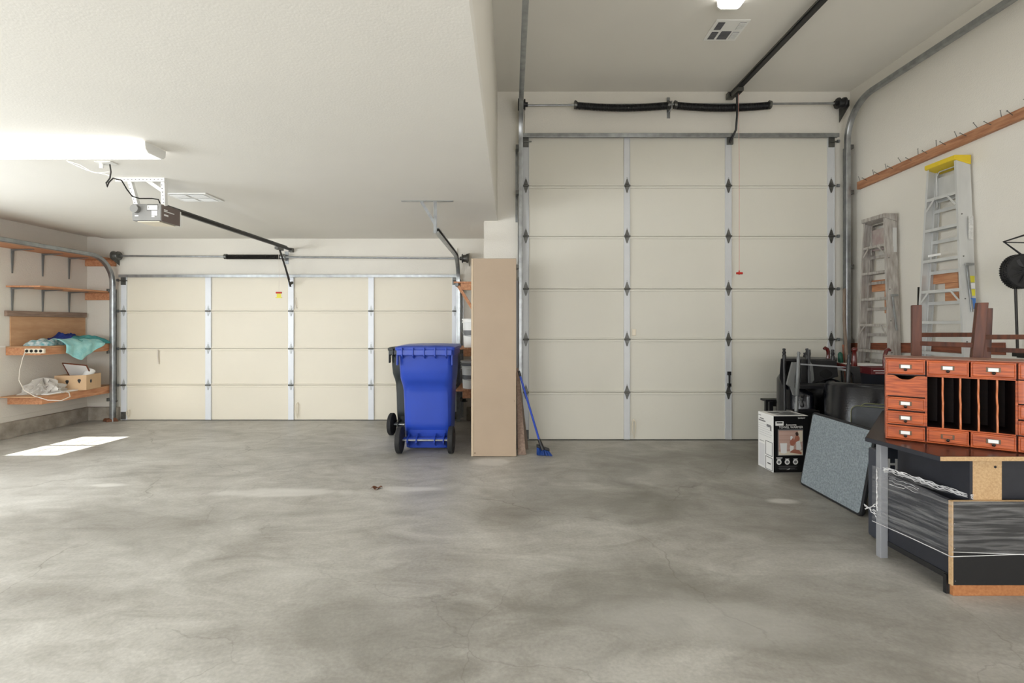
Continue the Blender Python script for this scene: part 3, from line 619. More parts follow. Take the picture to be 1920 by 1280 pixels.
cloth('white and teal patterned cloth folded at the left end of the shelf', lump(-6.25, -5.99, 6.36, 6.80, TS, .075, 3), M['clothw'])
cloth('navy blue cloth bunched behind the teal cloth', lump(-6.26, -6.04, 6.66, 7.05, TS + .02, .12, 5), M['navy'])
cloth('dark teal cloth heaped at the right end of the shelf', lump(-6.18, -5.90, 6.72, 7.32, TS, .105, 8, amp=.25), M['teal'])
def drape(u, v):       # light cloth hanging over the shelf front
    y = 6.52 + .62 * u; L = [0.0, .18]
    s = v * 1.0
    drop = .20 * max(0, 1 - abs(u - .36) / .62) + .02
    if s < .45: x = -6.02 + (.165) * s / .45; z = TS + .07 * (1 - (s / .45) ** 2) + .012
    else:
        k = (s - .45) / .55; x = -5.855 + .012 * math.sin(14 * u + 2 * k) + .006; z = TS + .012 - drop * k
    return (x + .006 * math.sin(23 * u), y + .05 * (s - .5) * (u - .5), z + .004 * math.sin(19 * u + 5 * s))
d = obj('cloth', MB().grid(drape, 30, 18), M['aqua'], smooth=70, solid=.004); setprops(d, 'pale aqua cloth draped over the front of the shelf', 'cloth', 'folded cloths on the shelf')
# power strip on the end rail, with its cord
ps = thing('power_strip', 'off-white four-socket power strip fixed under the left end of the cloth shelf', 'power strip', (-6.0, 6.2, 1.09))
obj('body', MB().box(-6.07, -5.83, 6.185, 6.217, 1.065, 1.125), M['cream'], ps, world=True, bevel=.006)
for k in range(4): obj('socket', MB().cyl((-6.037 + k * .058, 6.186, 1.095), (-6.037 + k * .058, 6.181, 1.095), .019, 18), M['rail'], ps, world=True)
obj('cord', MB().tube([(-6.065, 6.19, 1.08), (-6.075, 6.17, 1.0), (-6.08, 6.14, .86), (-6.06, 6.11, .74), (-5.98, 6.09, .62), (-5.86, 6.10, .545), (-5.72, 6.13, .49), (-5.62, 6.2, .475), (-5.60, 6.3, .51), (-5.72, 6.42, .545), (-5.86, 6.5, .55), (-5.96, 6.55, .548)], .0055, 8), M['cord'], ps, world=True, smooth=60)
# cardboard box on lowest shelf
ZS = .531
cbx0, cbx1, cby0, cby1 = -5.985, -5.62, 6.78, 7.06
cbx = thing('cardboard_box', 'open cardboard box with dark hand holes on the lowest corner shelf', 'box', (-6.05, 6.92, ZS))
cb = MB(); X0, X1, Y0, Y1, Z1 = -6.20, -5.835, 6.72, 7.08, .735
cb.box(X0, X1, Y0, Y0 + .005, ZS, Z1).box(X0, X1, Y1 - .005, Y1, ZS, Z1).box(X0, X0 + .005, Y0 + .005, Y1 - .005, ZS, Z1).box(X1 - .005, X1, Y0 + .005, Y1 - .005, ZS, Z1).box(X0 + .005, X1 - .005, Y0 + .005, Y1 - .005, ZS, ZS + .005)
cb.xf(Matrix.Translation((-6.02, 6.9, 0)) @ Matrix.Rotation(math.radians(14), 4, 'Z') @ Matrix.Translation((6.02, -6.9, 0)))
co = obj('carton', cb, M['cbox'], cbx, world=True)
R_ = Matrix.Translation((-6.02, 6.9, 0)) @ Matrix.Rotation(math.radians(14), 4, 'Z') @ Matrix.Translation((6.02, -6.9, 0))
for (u, z, face) in ((.40, .645, 0), (.78, .655, 0), (.18, .645, 1)):
    m = MB()
    if face == 0: c = Vector((X0 + (X1 - X0) * u, Y0 - .001, z)); m.prism([c + Vector((.017 * math.cos(a) + .006 * math.sin(2 * a), 0, .03 * math.sin(a))) for a in [k * math.pi / 8 for k in range(16)]], (0, -.001, 0))
    else: c = Vector((X1 + .001, Y0 + (Y1 - Y0) * .3, z)); m.prism([c + Vector((0, .022 * math.cos(a), .025 * math.sin(a))) for a in [k * math.pi / 8 for k in range(16)]], (.001, 0, 0))
    m.xf(R_); obj('hand_hole', m, M['black'], cbx, world=True)
fr = thing('picture_frame', 'dark-rimmed frame sticking out of the cardboard box', 'frame', (-6.12, 6.9, .60))
Rf = Matrix.Rotation(math.radians(38), 3, 'X') @ Matrix.Rotation(math.radians(8), 3, 'Y')
def fbox(a): m = MB().box(*a); m.v = [Rf @ p for p in m.v]; return m
fm = MB(); w2, h2 = .16, .15
for a in ((-w2, w2, -.006, .006, -h2, -h2 + .012), (-w2, w2, -.006, .006, h2 - .012, h2), (-w2, -w2 + .012, -.006, .006, -h2, h2), (w2 - .012, w2, -.006, .006, -h2, h2)):
    q = fbox(a); fm.add(q.v, q.f)
fr.location = (-6.04, 6.93, .765)
obj('rim', fm, M['redwood'], fr); obj('sheet', fbox((-w2 + .012, w2 - .012, -.002, .002, -h2 + .012, h2 - .012)), M['white'], fr)
setprops(obj('paper_roll', MB().turned((-5.97, 6.86, .56), (-5.90, 6.98, .80), [(0, .05), (.96, .055), (1, .045)], 20), M['white'], smooth=50), 'white round roll standing in the cardboard box', 'roll')
# crumpled plastic bag
def bag(u, v):
    a = 2 * math.pi * u; p = math.pi * v * .5
    r = 1 + .22 * math.sin(5 * a + 3 * math.sin(4 * p)) + .13 * math.sin(11 * a + 7 * p) + .08 * math.sin(19 * a - 9 * p)
    return (-6.09 + .17 * r * math.cos(a) * math.cos(p) , 6.46 + .20 * r * math.sin(a) * math.cos(p), ZS + .004 + .16 * math.sin(p) * (1 + .25 * math.sin(7 * a + 2)))
pbg = obj('plastic_bag', MB().grid(bag, 60, 16), mat('thin_plastic', (228, 224, 218), .25, var=.1, alpha=.72), smooth=25)
setprops(pbg, 'crumpled clear plastic bag beside the cardboard box', 'bag')
setprops(obj('paper_tray', MB().box(-6.08, -5.88, 6.30, 6.74, ZS, ZS + .012), M['white'], bevel=.004), 'flat white tray at the shelf edge before the plastic bag', 'tray')
# something brown lying at the corner on the curb
setprops(obj('dead_leaf', lump(-5.98, -5.80, 7.26, 7.34, .001, .05, 21, 12, 8), M['leaf'], smooth=30), 'brown crumpled leaf on the floor in the left corner', 'leaf')
def leafy(u, v):
    x = (u - .5); y = (v - .5) * math.cos(math.pi * x) ; return (-1.165 + .10 * x, 4.30 + .07 * y + .02 * x, .004 + .02 * abs(y) + .012 * math.sin(9 * u))
setprops(obj('dead_leaf', MB().grid(leafy, 10, 6), M['leaf'], smooth=30, solid=.002), 'small dry brown leaf lying on the floor mid-room', 'leaf')

# ---------------------------------------------------------------- corner shelves with buckets beside the pier
def side_shelf(label, z, brace, y0=6.45, y1=7.25, x0=-.745):
    r = thing('side_shelf', label, 'shelf', (-.54, (y0 + y1) / 2, z), 0, 'shelves beside the pier')
    obj('board', MB().box(x0, -.335, y0, y1, z - .02, z), M['pine'], r, world=True, bevel=.002)
    obj('apron', MB().box(x0 + .09, -.375, y0 + .01, y0 + .048, z - .11, z - .021), M['pine'], r, world=True, bevel=.002)
    obj('cleat', MB().box(-.374, -.335, y0 + .01, y1, z - .11, z - .021), M['pine'], r, world=True, bevel=.002)
    if brace:
        obj('brace', MB().bar((x0 + .06, y0 + .03, z - .06), (-.36, y0 + .03, z - .58), .038, .045, (0, 1, 0)), M['pine'], r, world=True, bevel=.002)
        obj('nosing', MB().box(x0 + .02, x0 + .06, y0, y1, z - .06, z - .021), M['bracket'], r, world=True)
    return r
side_shelf('upper wooden shelf with slanted brace behind the tan cabinet', 1.985, True)
side_shelf('middle wooden shelf behind the blue bin, under a white bucket', 1.12, False, x0=-.71)
side_shelf('lowest wooden shelf behind the blue bin, under stacked buckets', .575, False, x0=-.72)
def bucket(label, x, y, z, r, h, n=1):
    b = thing('bucket', label, 'bucket', (x, y, z), 0, 'white buckets on the side shelves')
    prof = [(0, r * .86), (.86, r * .98), (.865, r * 1.06), (.90, r * 1.06), (.905, r), (.95, r * 1.0), (.955, r * 1.07), (1, r * 1.08)]
    obj('tub', MB().turned((0, 0, .001), (0, 0, h), prof, 28), M['whitem'], b, smooth=40)
    obj('handle', MB().tube([(-r * 1.07, 0, h * .9), (-r * 1.15, -.02, h * .6), (-r * .7, -r * .85, h * .42), (0, -r * 1.14, h * .38), (r * .7, -r * .85, h * .42), (r * 1.15, -.02, h * .6), (r * 1.07, 0, h * .9)], .003, 6), M['galv'], b, smooth=60)
    obj('print', MB().turned((0, 0, h * .42), (0, 0, h * .6), [(0, r * .935), (1, r * .962)], 28), M['greyprint'], b, smooth=40)
    return b
bucket('white bucket on the middle side shelf', -.515, 6.62, 1.122, .13, .38)
bucket('white bucket on the lowest side shelf, lower of the nested pair', -.535, 6.64, .577, .125, .30)
for k in range(2):
    bb_ = thing('bucket', 'rims of buckets nested into the lowest white bucket' , 'bucket', (-.535, 6.64, .88 + k * .035), 0, 'white buckets on the side shelves')
    bb_['label'] = ['grey-rimmed bucket nested in the lowest bucket, lower rim', 'white-rimmed bucket nested on top of the lowest bucket stack'][k]
    obj('rim', MB().turned((0, 0, 0), (0, 0, .03), [(0, .132), (.5, .135), (.55, .142), (1, .143)], 28), [M['edge'], M['whitem']][k], bb_, smooth=40)

# ---------------------------------------------------------------- wheeled refuse bins
def rrect(w_, d_, r, z, cx=0, cy=0, n=6):
    pts = []
    for (sx, sy, a0) in ((1, 1, 0), (-1, 1, 90), (-1, -1, 180), (1, -1, 270)):
        for k in range(n + 1):
            a = math.radians(a0 + 90 * k / n); pts.append((cx + sx * (w_ / 2 - r) + r * math.cos(a), cy + sy * (d_ / 2 - r) + r * math.sin(a), z))
    return pts
def wheeled_bin(label, loc, rz, body, dark):
    b = thing('wheeled_bin', label, 'bin', loc, rz, 'wheeled refuse bins')
    lv = [(.02, .46, .42, .04), (.03, .50, .46, .06), (.30, .53, .50, .07), (.55, .545, .52, .09), (.68, .555, .535, .09), (.74, .565, .57, .09), (.79, .58, .62, .09), (.83, .585, .645, .08), (.93, .59, .665, .07), (1.10, .60, .69, .07)]
    rings = [rrect(w_, d_, r, z, 0, .33 + (.71 - d_) * .22) for z, w_, d_, r in lv]
    obj('body', MB().loft(rings), body, b, smooth=50, bevel=0)
    # recessed waist: a raised lower back panel with sloping shoulders
    fp = MB(); yb = -.012
    def face_y(z):
        for i in range(len(lv) - 1):
            if lv[i][0] <= z <= lv[i + 1][0]:
                t = (z - lv[i][0]) / (lv[i + 1][0] - lv[i][0]); d_ = lv[i][2] * (1 - t) + lv[i + 1][2] * t
                return .33 + (.71 - d_) * .22 - d_ / 2
        return 0
    outline = [(-.225, .24), (.225, .24), (.235, .62), (.19, .70), (.16, .74), (-.16, .74), (-.19, .70), (-.235, .62)]
    cen = []; rows = 14
    def fpan(u, v):
        z = .22 + v * .58; hw = .236 - .055 * max(0, (z - .62) / .18) ** 1.6
        x = (2 * u - 1) * hw; e = 1 - abs(2 * u - 1) ** 8
        e *= min(1, v * 10) * (min(1, (1 - v) * 5))
        return (x, face_y(z) + .004 - .016 * e, z)
    obj('back_panel', fp.grid(fpan, 24, 26), body, b, smooth=60)
    obj('rim', MB().loft([rrect(.635, .745, .08, z, 0, .33) for z in (1.08, 1.14)]), body, b, smooth=40, bevel=.006)
    lid = MB().loft([rrect(.655, .77, .05, 1.141, 0, .33), rrect(.66, .775, .05, 1.175, 0, .33), rrect(.62, .73, .06, 1.188, 0, .33), rrect(.40, .5, .12, 1.197, 0, .34)])
    obj('lid', lid, body, b, smooth=50)
    y0 = .33 - .372
    ribs = MB()
    for k in range(5):
        xx = -.24 + .12 * k; obj('hinge_rib', MB().prism([(xx - .006, y0 + .02, 1.05), (xx - .006, y0 - .045, 1.08), (xx - .006, y0 - .052, 1.175), (xx - .006, y0 + .02, 1.165)], (.012, 0, 0)), body, b, bevel=.002)
    for s in (-1, 1): obj('rim_lug', MB().box(s * .30 - .006, s * .30 + .006, y0 - .01, y0 + .05, .98, 1.10), body, b, bevel=.002)
    obj('handle_bar', MB().box(-.30, .30, y0 - .032, y0 + .01, 1.09, 1.15), body, b, bevel=.006)
    ya = .02
    ax = MB().cyl((-.27, ya, .145), (.27, ya, .145), .012, 12); obj('axle', ax, M['galv'], b, smooth=40)
    br = MB()
    for xx in (-.20, -.10, .10, .20): br.prism([(xx - .006, .12, .06), (xx - .006, ya - .03, .12), (xx - .006, ya - .03, .17), (xx - .006, .12, .20)], (.012, 0, 0))
    br.box(-.25, .25, ya - .004, .12, .155, .165); obj('axle_bracket', br, body, b, bevel=.002)
    for s in (-1, 1):
        wl = MB().turned((s * .255, ya, .15), (s * .315, ya, .15), [(0, .10), (.02, .138), (.15, .148), (.85, .148), (.98, .138), (1, .10)], 32)
        wo = obj('wheel', wl, M['rubber'], b, smooth=35)
        obj('hub', MB().turned((s * .305, ya, .15), (s * .322, ya, .15), [(0, .095), (.5, .09), (1, .03)], 20), dark, wo, smooth=35)
    return b
wheeled_bin('blue wheeled refuse bin with its wheels facing the room', (-.945, 5.47, 0), 0, M['blue'], M['black'])
b2_ = wheeled_bin('charcoal wheeled refuse bin half hidden behind the blue one', (-1.265, 6.36, 0), math.radians(-4), M['dgrey'], M['black']); b2_.scale = (.96, .96, .955)

# ---------------------------------------------------------------- tall tan cabinet, leaning boards, broom
tc_ = thing('tall_cabinet', 'tall plain tan cabinet standing in front of the pier', 'cabinet', (-.19, 5.62, 0))
X0, X1, Y0, Y1, Z1 = (883.5 - CX) * 5.346 / F, (968 - CX) * 5.346 / F, 5.346, 5.90, 2.139
obj('carcass', MB().box(X0 + .004, X1 - .004, Y0 + .018, Y1, 0.001, Z1), M['card'], tc_, world=True, bevel=.003)
obj('side_edge', MB().box(X0, X0 + .024, Y0 + .001, Y0 + .018, .003, Z1 - .003), M['cardlt'], tc_, world=True, bevel=.002)
obj('front_panel', MB().box(X0 + .026, X1, Y0, Y0 + .017, .003, Z1 - .002), M['card'], tc_, world=True, bevel=.003)
obj('screw', MB().cyl((X0 + .04, Y0 - .0005, .04), (X0 + .04, Y0 + .001, .04), .007, 10).cyl((X1 - .02, Y0 - .0005, .6), (X1 - .02, Y0 + .001, .6), .004, 10), M['brass'], tc_, world=True)
setprops(obj('leaning_board', MB().hexa([(.075, 5.42, .001), (.165, 5.42, .001), (.165, 5.44, .001), (.075, 5.44, .001)], [(.064, 5.62, .93), (.085, 5.62, .93), (.085, 5.64, .93), (.064, 5.64, .93)]), M['cap'], bevel=.003), 'narrow brown board leaning on the right side of the tan cabinet', 'board')
setprops(obj('leaning_board', MB().hexa([(.17, 5.66, .001), (.20, 5.66, .001), (.20, 5.9, .001), (.17, 5.9, .001)], [(.068, 5.70, .86), (.098, 5.70, .86), (.098, 5.95, .86), (.068, 5.95, .86)]), M['oldwood'], bevel=.003), 'dark brown board leaning behind the narrow board by the cabinet', 'board')
lp = thing('steel_panel', 'grey steel panel standing between the tan cabinet and the tall door', 'panel', (.08, 5.9, .95))
obj('sheet', MB().box(.052, .088, 5.93, 5.96, .70, 1.95), M['edge'], lp, world=True, bevel=.003)
obj('angle', MB().box(.089, .097, 5.90, 5.965, .0, 1.99), M['galvd'], lp, world=True, bevel=.002)
obj('foot', MB().box(.052, .088, 5.93, 5.96, .0, .70), M['galvd'], lp, world=True, bevel=.002)
bm_ = thing('broom', 'blue push broom leaning against the tan cabinet', 'broom', (.40, 5.33, 0))
p0, p1 = W(974, 700, 5.42), W(1012, 828, 5.42)
obj('handle', MB().tube([p0, p1], .0115, 12), M['blue'], bm_, world=True, smooth=50)
obj('grip', MB().tube([p0 + (p0 - p1).normalized() * .03, p0 + (p1 - p0).normalized() * .03], .014, 12), M['black'], bm_, world=True, smooth=50)
obj('socket', MB().tube([p1 + (p0 - p1).normalized() * .03, W(1018, 843, 5.40)], [.017, .024], 12), M['black'], bm_, world=True, smooth=50)
hd = [W(1005, 839, 5.42), W(1030, 846, 5.34), W(1031, 852, 5.34), W(1006, 845, 5.42)]
obj('head', MB().prism([Vector((.28, 5.42, .115)), Vector((.42, 5.38, .075)), Vector((.42, 5.38, .045)), Vector((.28, 5.42, .080))], (.0, .045, 0)), M['black'], bm_, world=True, bevel=.008)
br_ = MB(); rb = random.Random(4)
for k in range(170):
    t = rb.random(); s = rb.random(); top = Vector((.285 + .13 * t, 5.375 + .045 * s + (1 - t) * .04, .082 - .035 * t)); br_.tube([top, top + Vector((.008 + .035 * (t - .3), rb.uniform(-.03, .02) - .01, -(top.z - .004)))], .0028, 4)
obj('bristles', br_, M['bluedk'], bm_, world=True)

# ---------------------------------------------------------------- ladders
def ladder(label, Yc, Ht, wt, wb, xf_top, xf_bot, dpt, am, capm, n, paint, extra=None):
    L_ = thing('step_ladder', label, 'ladder', (xf_bot + .1, Yc, 0), 0, 'step ladders leaning on the right wall')
    hw = lambda z: (wb + (wt - wb) * z / Ht) / 2
    xf = lambda z: xf_bot + (xf_top - xf_bot) * z / Ht
    for s in (-1, 1):           # front rails (channel: web + two flanges)
        m = MB(); a, b = Vector((xf(0) + .034, Yc + s * hw(0), .0)), Vector((xf(Ht) + .034, Yc + s * hw(Ht), Ht))
        m.bar(a + Vector((.008, 0, 0)), b + Vector((.008, 0, 0)), .003, .084, (1, 0, 0)); off = Vector((-.033, -s * .010, 0)); off2 = Vector((.049, -s * .010, 0))
        m.bar(a + off, b + off, .022, .003, (1, 0, 0)); m.bar(a + off2, b + off2, .022, .003, (1, 0, 0))
        o_ = obj('front_rail', m, am, L_, world=True)
        m = MB(); a, b = Vector((xf(0) + dpt - .024, Yc + s * (hw(0) - .004), .0)), Vector((xf(Ht) + dpt - .024, Yc + s * (hw(Ht) - .002), Ht - .02))
        m.bar(a, b, .003, .05, (1, 0, 0)); m.bar(a + Vector((-.024, -s * .010, 0)), b + Vector((-.024, -s * .010, 0)), .02, .003, (1, 0, 0)); m.bar(a + Vector((.024, -s * .010, 0)), b + Vector((.024, -s * .010, 0)), .02, .003, (1, 0, 0))
        obj('rear_rail', m, am, L_, world=True)
        obj('foot', MB().box(xf(0) - .004, xf(0) + .075, Yc + s * hw(0) - .016, Yc + s * hw(0) + .016, .0, .035), M['rubber'], L_, world=True, bevel=.003)
    step = Ht / (n + 1) if n else .3
    for k in range(1, n + 1):
        z = step * k - .02; h_ = hw(z) - .004; x = xf(z)
        m = MB().box(x + .002, x + .076, Yc - h_, Yc + h_, z - .004, z); m.box(x + .002, x + .006, Yc - h_, Yc + h_, z - .028, z - .004).box(x + .068, x + .072, Yc - h_, Yc + h_, z - .028, z - .004)
        obj('step', m, am, L_, world=True)
        z2_ = z - step * .42
        if z2_ > .1: obj('rear_bar', MB().box(xf(z2_) + dpt - .052, xf(z2_) + dpt - .046, Yc - hw(z2_) + .006, Yc + hw(z2_) - .006, z2_ - .016, z2_ + .016), am, L_, world=True)
        if k in (n, n - 3, 1):
            for s in (-1, 1): obj('brace', MB().bar((x - .002, Yc + s * (h_ - .01), z - .12), (x - .002, Yc + s * (h_ - .10), z - .02), .018, .003, (1, 0, 0)), am, L_, world=True)
    obj('top_cap', MB().hexa([(xf(Ht) - .02, Yc - wt / 2 - .012, Ht - .03), (xf(Ht) + dpt, Yc - wt / 2 - .012, Ht - .075), (xf(Ht) + dpt, Yc + wt / 2 + .012, Ht - .075), (xf(Ht) - .02, Yc + wt / 2 + .012, Ht - .03)],
                              [(xf(Ht) - .02, Yc - wt / 2 - .012, Ht + .012), (xf(Ht) + dpt, Yc - wt / 2 - .012, Ht + .012), (xf(Ht) + dpt, Yc + wt / 2 + .012, Ht + .012), (xf(Ht) - .02, Yc + wt / 2 + .012, Ht + .012)]), capm, L_, world=True, bevel=.006)
    tz = Ht - .10; x = xf(tz)
    tr = obj('pail_shelf', MB().box(x + .075, x + .083, Yc - wt / 2 + .05, Yc + wt / 2 - .03, tz - .26, tz - .02), paint, L_, world=True, bevel=.004)
    obj('shelf_rod', MB().tube([(x + .07, Yc - wt / 2 + .04, tz - .30), (x + .068, Yc - wt / 2 + .035, tz + .0), (x + .068, Yc - wt / 2 + .07, tz + .035), (x + .068, Yc + wt / 2 - .06, tz + .035), (x + .068, Yc + wt / 2 - .03, tz), (x + .07, Yc + wt / 2 - .03, tz - .30)], .006, 8), am, tr, world=True, smooth=60)
    # spreader folded along the near side
    yn = Yc - hw(Ht * .62) - .006
    obj('spreader', MB().bar((xf(Ht * .68) + .05, yn - .002, Ht * .66), (xf(Ht * .5) + .085, yn - .02, Ht * .52), .006, .02, (1, 0, 0)).bar((xf(Ht * .68) + .03, yn - .003, Ht * .665), (xf(Ht * .68) + .11, yn - .003, Ht * .665), .022, .006, (0, 1, 0)), M['galv'], L_, world=True, bevel=.002)
    for k in range(5):
        z = Ht * (.3 + .13 * k); obj('rivet', MB().cyl((xf(z) + .03, Yc - hw(z) - .006, z), (xf(z) + .03, Yc - hw(z), z), .006, 8), M['galvd'], L_, world=True)
    if extra: extra(L_, hw, xf)
    return L_
def ex1(L_, hw, xf):
    z = 2.35; obj('worn_label', MB().box(xf(z) + .075, xf(z) + .12, 0, .001, z - .16, z + .12).xf(Matrix.Translation((0, 5.53 - hw(z) - .006, 0))), M['alu'], L_, world=True)
def ex2(L_, hw, xf):
    def lab(nm, z0, z1, m, a=.07, b=.115):
        z = (z0 + z1) / 2; obj(nm, MB().box(xf(z) + a, xf(z) + b, 4.67 - hw(z0) - .008, 4.67 - hw(z0) - .007, z0, z1), m, L_, world=True)
    lab('specification_label', 2.19, 2.40, mat('grey_label', (214, 214, 210), .6, var=.25, vscale=70), .075, .12)
    lab('yellow_label', 1.80, 1.86, M['yl']); lab('warning_label', 1.745, 1.795, M['white']); lab('yellow_label', 1.68, 1.74, M['yl']); lab('blue_label', 1.56, 1.66, M['bl'])
    obj('step_lettering', MB().box(xf(2.08) - .0015, xf(2.08) - .0005, 4.66, 4.80, 2.075, 2.095), M['white'], L_, world=True)
ladder('worn paint-spattered aluminium step ladder, nearer the tall door', 5.53, 2.615, .32, .60, 4.045, 4.02, .13, M['aluold'], M['aluold'], 8, mat('stained_pail_shelf', (176, 166, 160), .6, col2=(160, 140, 136), vscale=12), ex1)
ladder('taller clean aluminium step ladder with a yellow top cap', 4.67, 2.955, .31, .66, 4.05, 4.01, .13, M['alu'], M['yellow'], 9, M['alu'], ex2)
setprops(obj('ladder_strap', MB().bar(W(1723, 538, 4.99), W(1722, 588, 4.99), .012, .02), M['rail']), 'short dark strap hanging left of the taller ladder', 'strap')

# ---------------------------------------------------------------- boards with nails on the right wall
nb = thing('nail_board', 'long sloping wooden board with nails high on the right wall', 'board', (XR, 5.0, 3.1))
a0, a1 = Vector((XR - .021, 5.97, 3.092)), Vector((XR - .021, 3.4, 3.165))
obj('board', MB().bar(a0, a1, .04, .09), M['rackwood'], nb, world=True, bevel=.003)
rn = random.Random(11)
for k in range(24):
    t = (k + .4) / 24 + rn.uniform(-.008, .008); p = a0.lerp(a1, t)
    if k % 2: q0 = p + Vector((-.02, 0, .015)); q1 = p + Vector((-.075, rn.uniform(-.01, .01), .015 + rn.uniform(.02, .035)))
    else: q0 = p + Vector((-.008, 0, .045)); q1 = q0 + Vector((-.02, rn.uniform(-.02, .02), .055))
    obj('nail', MB().cyl(q0, q1, .0028, 6).cyl(q1, q1 + (q1 - q0).normalized() * .002, .006, 8), M['galvd'], nb, world=True)
lb = thing('wall_rail', 'long reddish wooden rail on the right wall behind the ladders', 'rail', (XR, 5.2, 1.2))
obj('board', MB().bar((XR - .011, 6.12, 1.145), (XR - .011, 4.21, 1.218), .02, .105), M['redwood'], lb, world=True, bevel=.003)
for (lab, y0, y1, z0, z1, py0, py1, pz0) in (('orange wood wall block seen through the worn ladder', 5.42, 5.72, 1.80, 1.93, 5.42, 5.53, 1.55), ('knotty wood wall block seen through the taller ladder', 4.62, 4.90, 1.82, 1.93, 4.62, 4.76, 1.64)):
    r = thing('wall_block', lab, 'wood block', (XR, (y0 + y1) / 2, z0)); obj('shelf_block', MB().box(XR - .045, XR - .003, y0, y1, z0, z1), M['pine'], r, world=True, bevel=.003)
    obj('upright_block', MB().box(XR - .04, XR - .003, py0, py1, pz0, z0 - .001), M['pine'], r, world=True, bevel=.003)
# poles and tools in the corner
setprops(obj('wooden_pole', MB().tube([W(1583, 541, 5.93), W(1583, 600, 5.88), W(1589, 700, 5.7), (4.02, 5.55, .02)], [.016, .018, .02, .018], 10), M['oldwood'], smooth=60), 'weathered wooden pole leaning in the right corner', 'pole')
tl = thing('garden_tool', 'dark garden tool with a green grip leaning in the right corner', 'tool', (3.95, 5.75, 0))
obj('shaft', MB().tube([W(1581, 646, 5.8), W(1583, 690, 5.78), (3.95, 5.7, .01)], .011, 8), M['redwood'], tl, world=True, smooth=60)
obj('grip', MB().turned(W(1575, 660, 5.76), W(1577, 690, 5.76), [(0, .010), (.1, .024), (.5, .028), (1, .02)], 12), M['green'], tl, world=True, smooth=60)
obj('grip_shaft', MB().tube([W(1577, 689, 5.76), (3.86, 5.7, .01)], .01, 8), M['black'], tl, world=True, smooth=60)
# hanging trolley with treaded wheel
tr_ = thing('hand_trolley', 'black tube trolley with one treaded wheel hanging on the right wall at the picture edge', 'trolley', (4.1, 3.98, 1.1))
wc = Vector((4.115, 3.975, EH + (HY - 508) * 3.975 / F)); wy = .075; R = .135
tp = MB().turned((wc.x, wc.y - .005, wc.z), (wc.x, wc.y + wy, wc.z), [(0, R * .82), (.04, R * .96), (.2, R), (.8, R), (.96, R * .96), (1, R * .8)], 44)
tyre = obj('tyre', tp, M['rubber'], tr_, world=True, smooth=35)
trd = MB()
for k in range(44):
    a = 2 * math.pi * k / 44
    for j in range(3):
        p = wc + Vector((math.cos(a + .04 * j) * (R + .002), .010 + .022 * j, math.sin(a + .04 * j) * (R + .002))); trd.bar(p, p + Vector((0, .012, 0)), .010, .007, (math.cos(a), 0, math.sin(a)))
obj('tread', trd, M['black'], tyre, world=True)
hub = MB()
for k in range(9):
    a = 2 * math.pi * k / 9; b = a + .42
    hub.add([wc + Vector((.03 * math.cos(a), -.016, .03 * math.sin(a))), wc + Vector((.112 * math.cos(a), -.014, .112 * math.sin(a))), wc + Vector((.112 * math.cos(b), .008, .112 * math.sin(b))), wc + Vector((.03 * math.cos(b), .002, .03 * math.sin(b)))], [(0, 1, 2, 3)])
hub.cyl(wc + Vector((0, -.002, 0)), wc + Vector((0, .01, 0)), .112, 32)
obj('hub', hub, M['black'], tr_, world=True); obj('axle_cap', MB().cyl(wc + Vector((0, -.03, 0)), wc + Vector((0, 0, 0)), .010, 12), M['galv'], tr_, world=True, smooth=40)
obj('stem', MB().tube([W(1904, 538, 4.03), W(1906, 600, 4.04), W(1908, 662, 4.05)], .0095, 10), M['rail'], tr_, world=True, smooth=50)
obj('wall_clip', MB().box(4.07, XR - .002, 4.0, 4.03, 1.165, 1.195).box(4.18, XR - .002, 3.9, 4.1, 1.15, 1.18), M['rail'], tr_, world=True)
obj('frame_tube', MB().tube([W(1935, 436, 4.0), W(1882, 453, 4.02), W(1916, 478, 3.99), W(1936, 492, 3.97)], .0075, 10).tube([W(1882, 454, 4.02), W(1936, 455, 4.0)], .005, 8), M['black'], tr_, world=True, smooth=50)
# ---------------------------------------------------------------- towel warmer carton
tw = thing('product_box', 'black and white towel warmer carton standing on the floor before the tall door', 'box', (2.522, 4.767, 0), math.radians(2.5))
BW, BD, BH = .345, .27, .546
obj('carton', MB().box(0, BW, 0, BD, .001, BH), M['white'], tw, bevel=.003)
obj('front_print', MB().box(.002, BW - .002, -.001, 0, .003, BH - .003), M['blackprint'], tw)
zf = lambda zy: BH - (zy - 175) / (1165 - 175) * BH; xf_ = lambda zx: (zx - 370) / (985 - 370) * BW
RX = (math.pi / 2, 0, 0)
text('brand_lettering', 'SAMEAT', .020, M['white'], tw, (xf_(865), -.0016, zf(218)), RX)
text('script_lettering', 'Awesome', .026, M['white'], tw, (xf_(680), -.0016, zf(333)), RX)
text('title_lettering', 'TOWEL WARMER', .030, M['white'], tw, (xf_(678), -.0016, zf(376)), RX)
def pr(nm, a, b, c, d, m, k=1): return obj(nm, MB().box(xf_(a), xf_(b), -.0014 - .0004 * k, -.0010, zf(d), zf(c)), m, tw)
pr('sticker', 405, 548, 270, 345, M['white'], 1); pr('sticker_print', 425, 530, 285, 305, M['blackprint'], 2)
pr('picture_border', 448, 893, 412, 868, M['greyprint'], 1); pr('picture_ground', 462, 882, 430, 858, M['pinkbg'], 2)
def poly(nm, pts, m, k): return obj(nm, MB().prism([(xf_(a), -.0012 - .0004 * k, zf(b)) for a, b in pts], (0, .0003, 0)), m, tw)
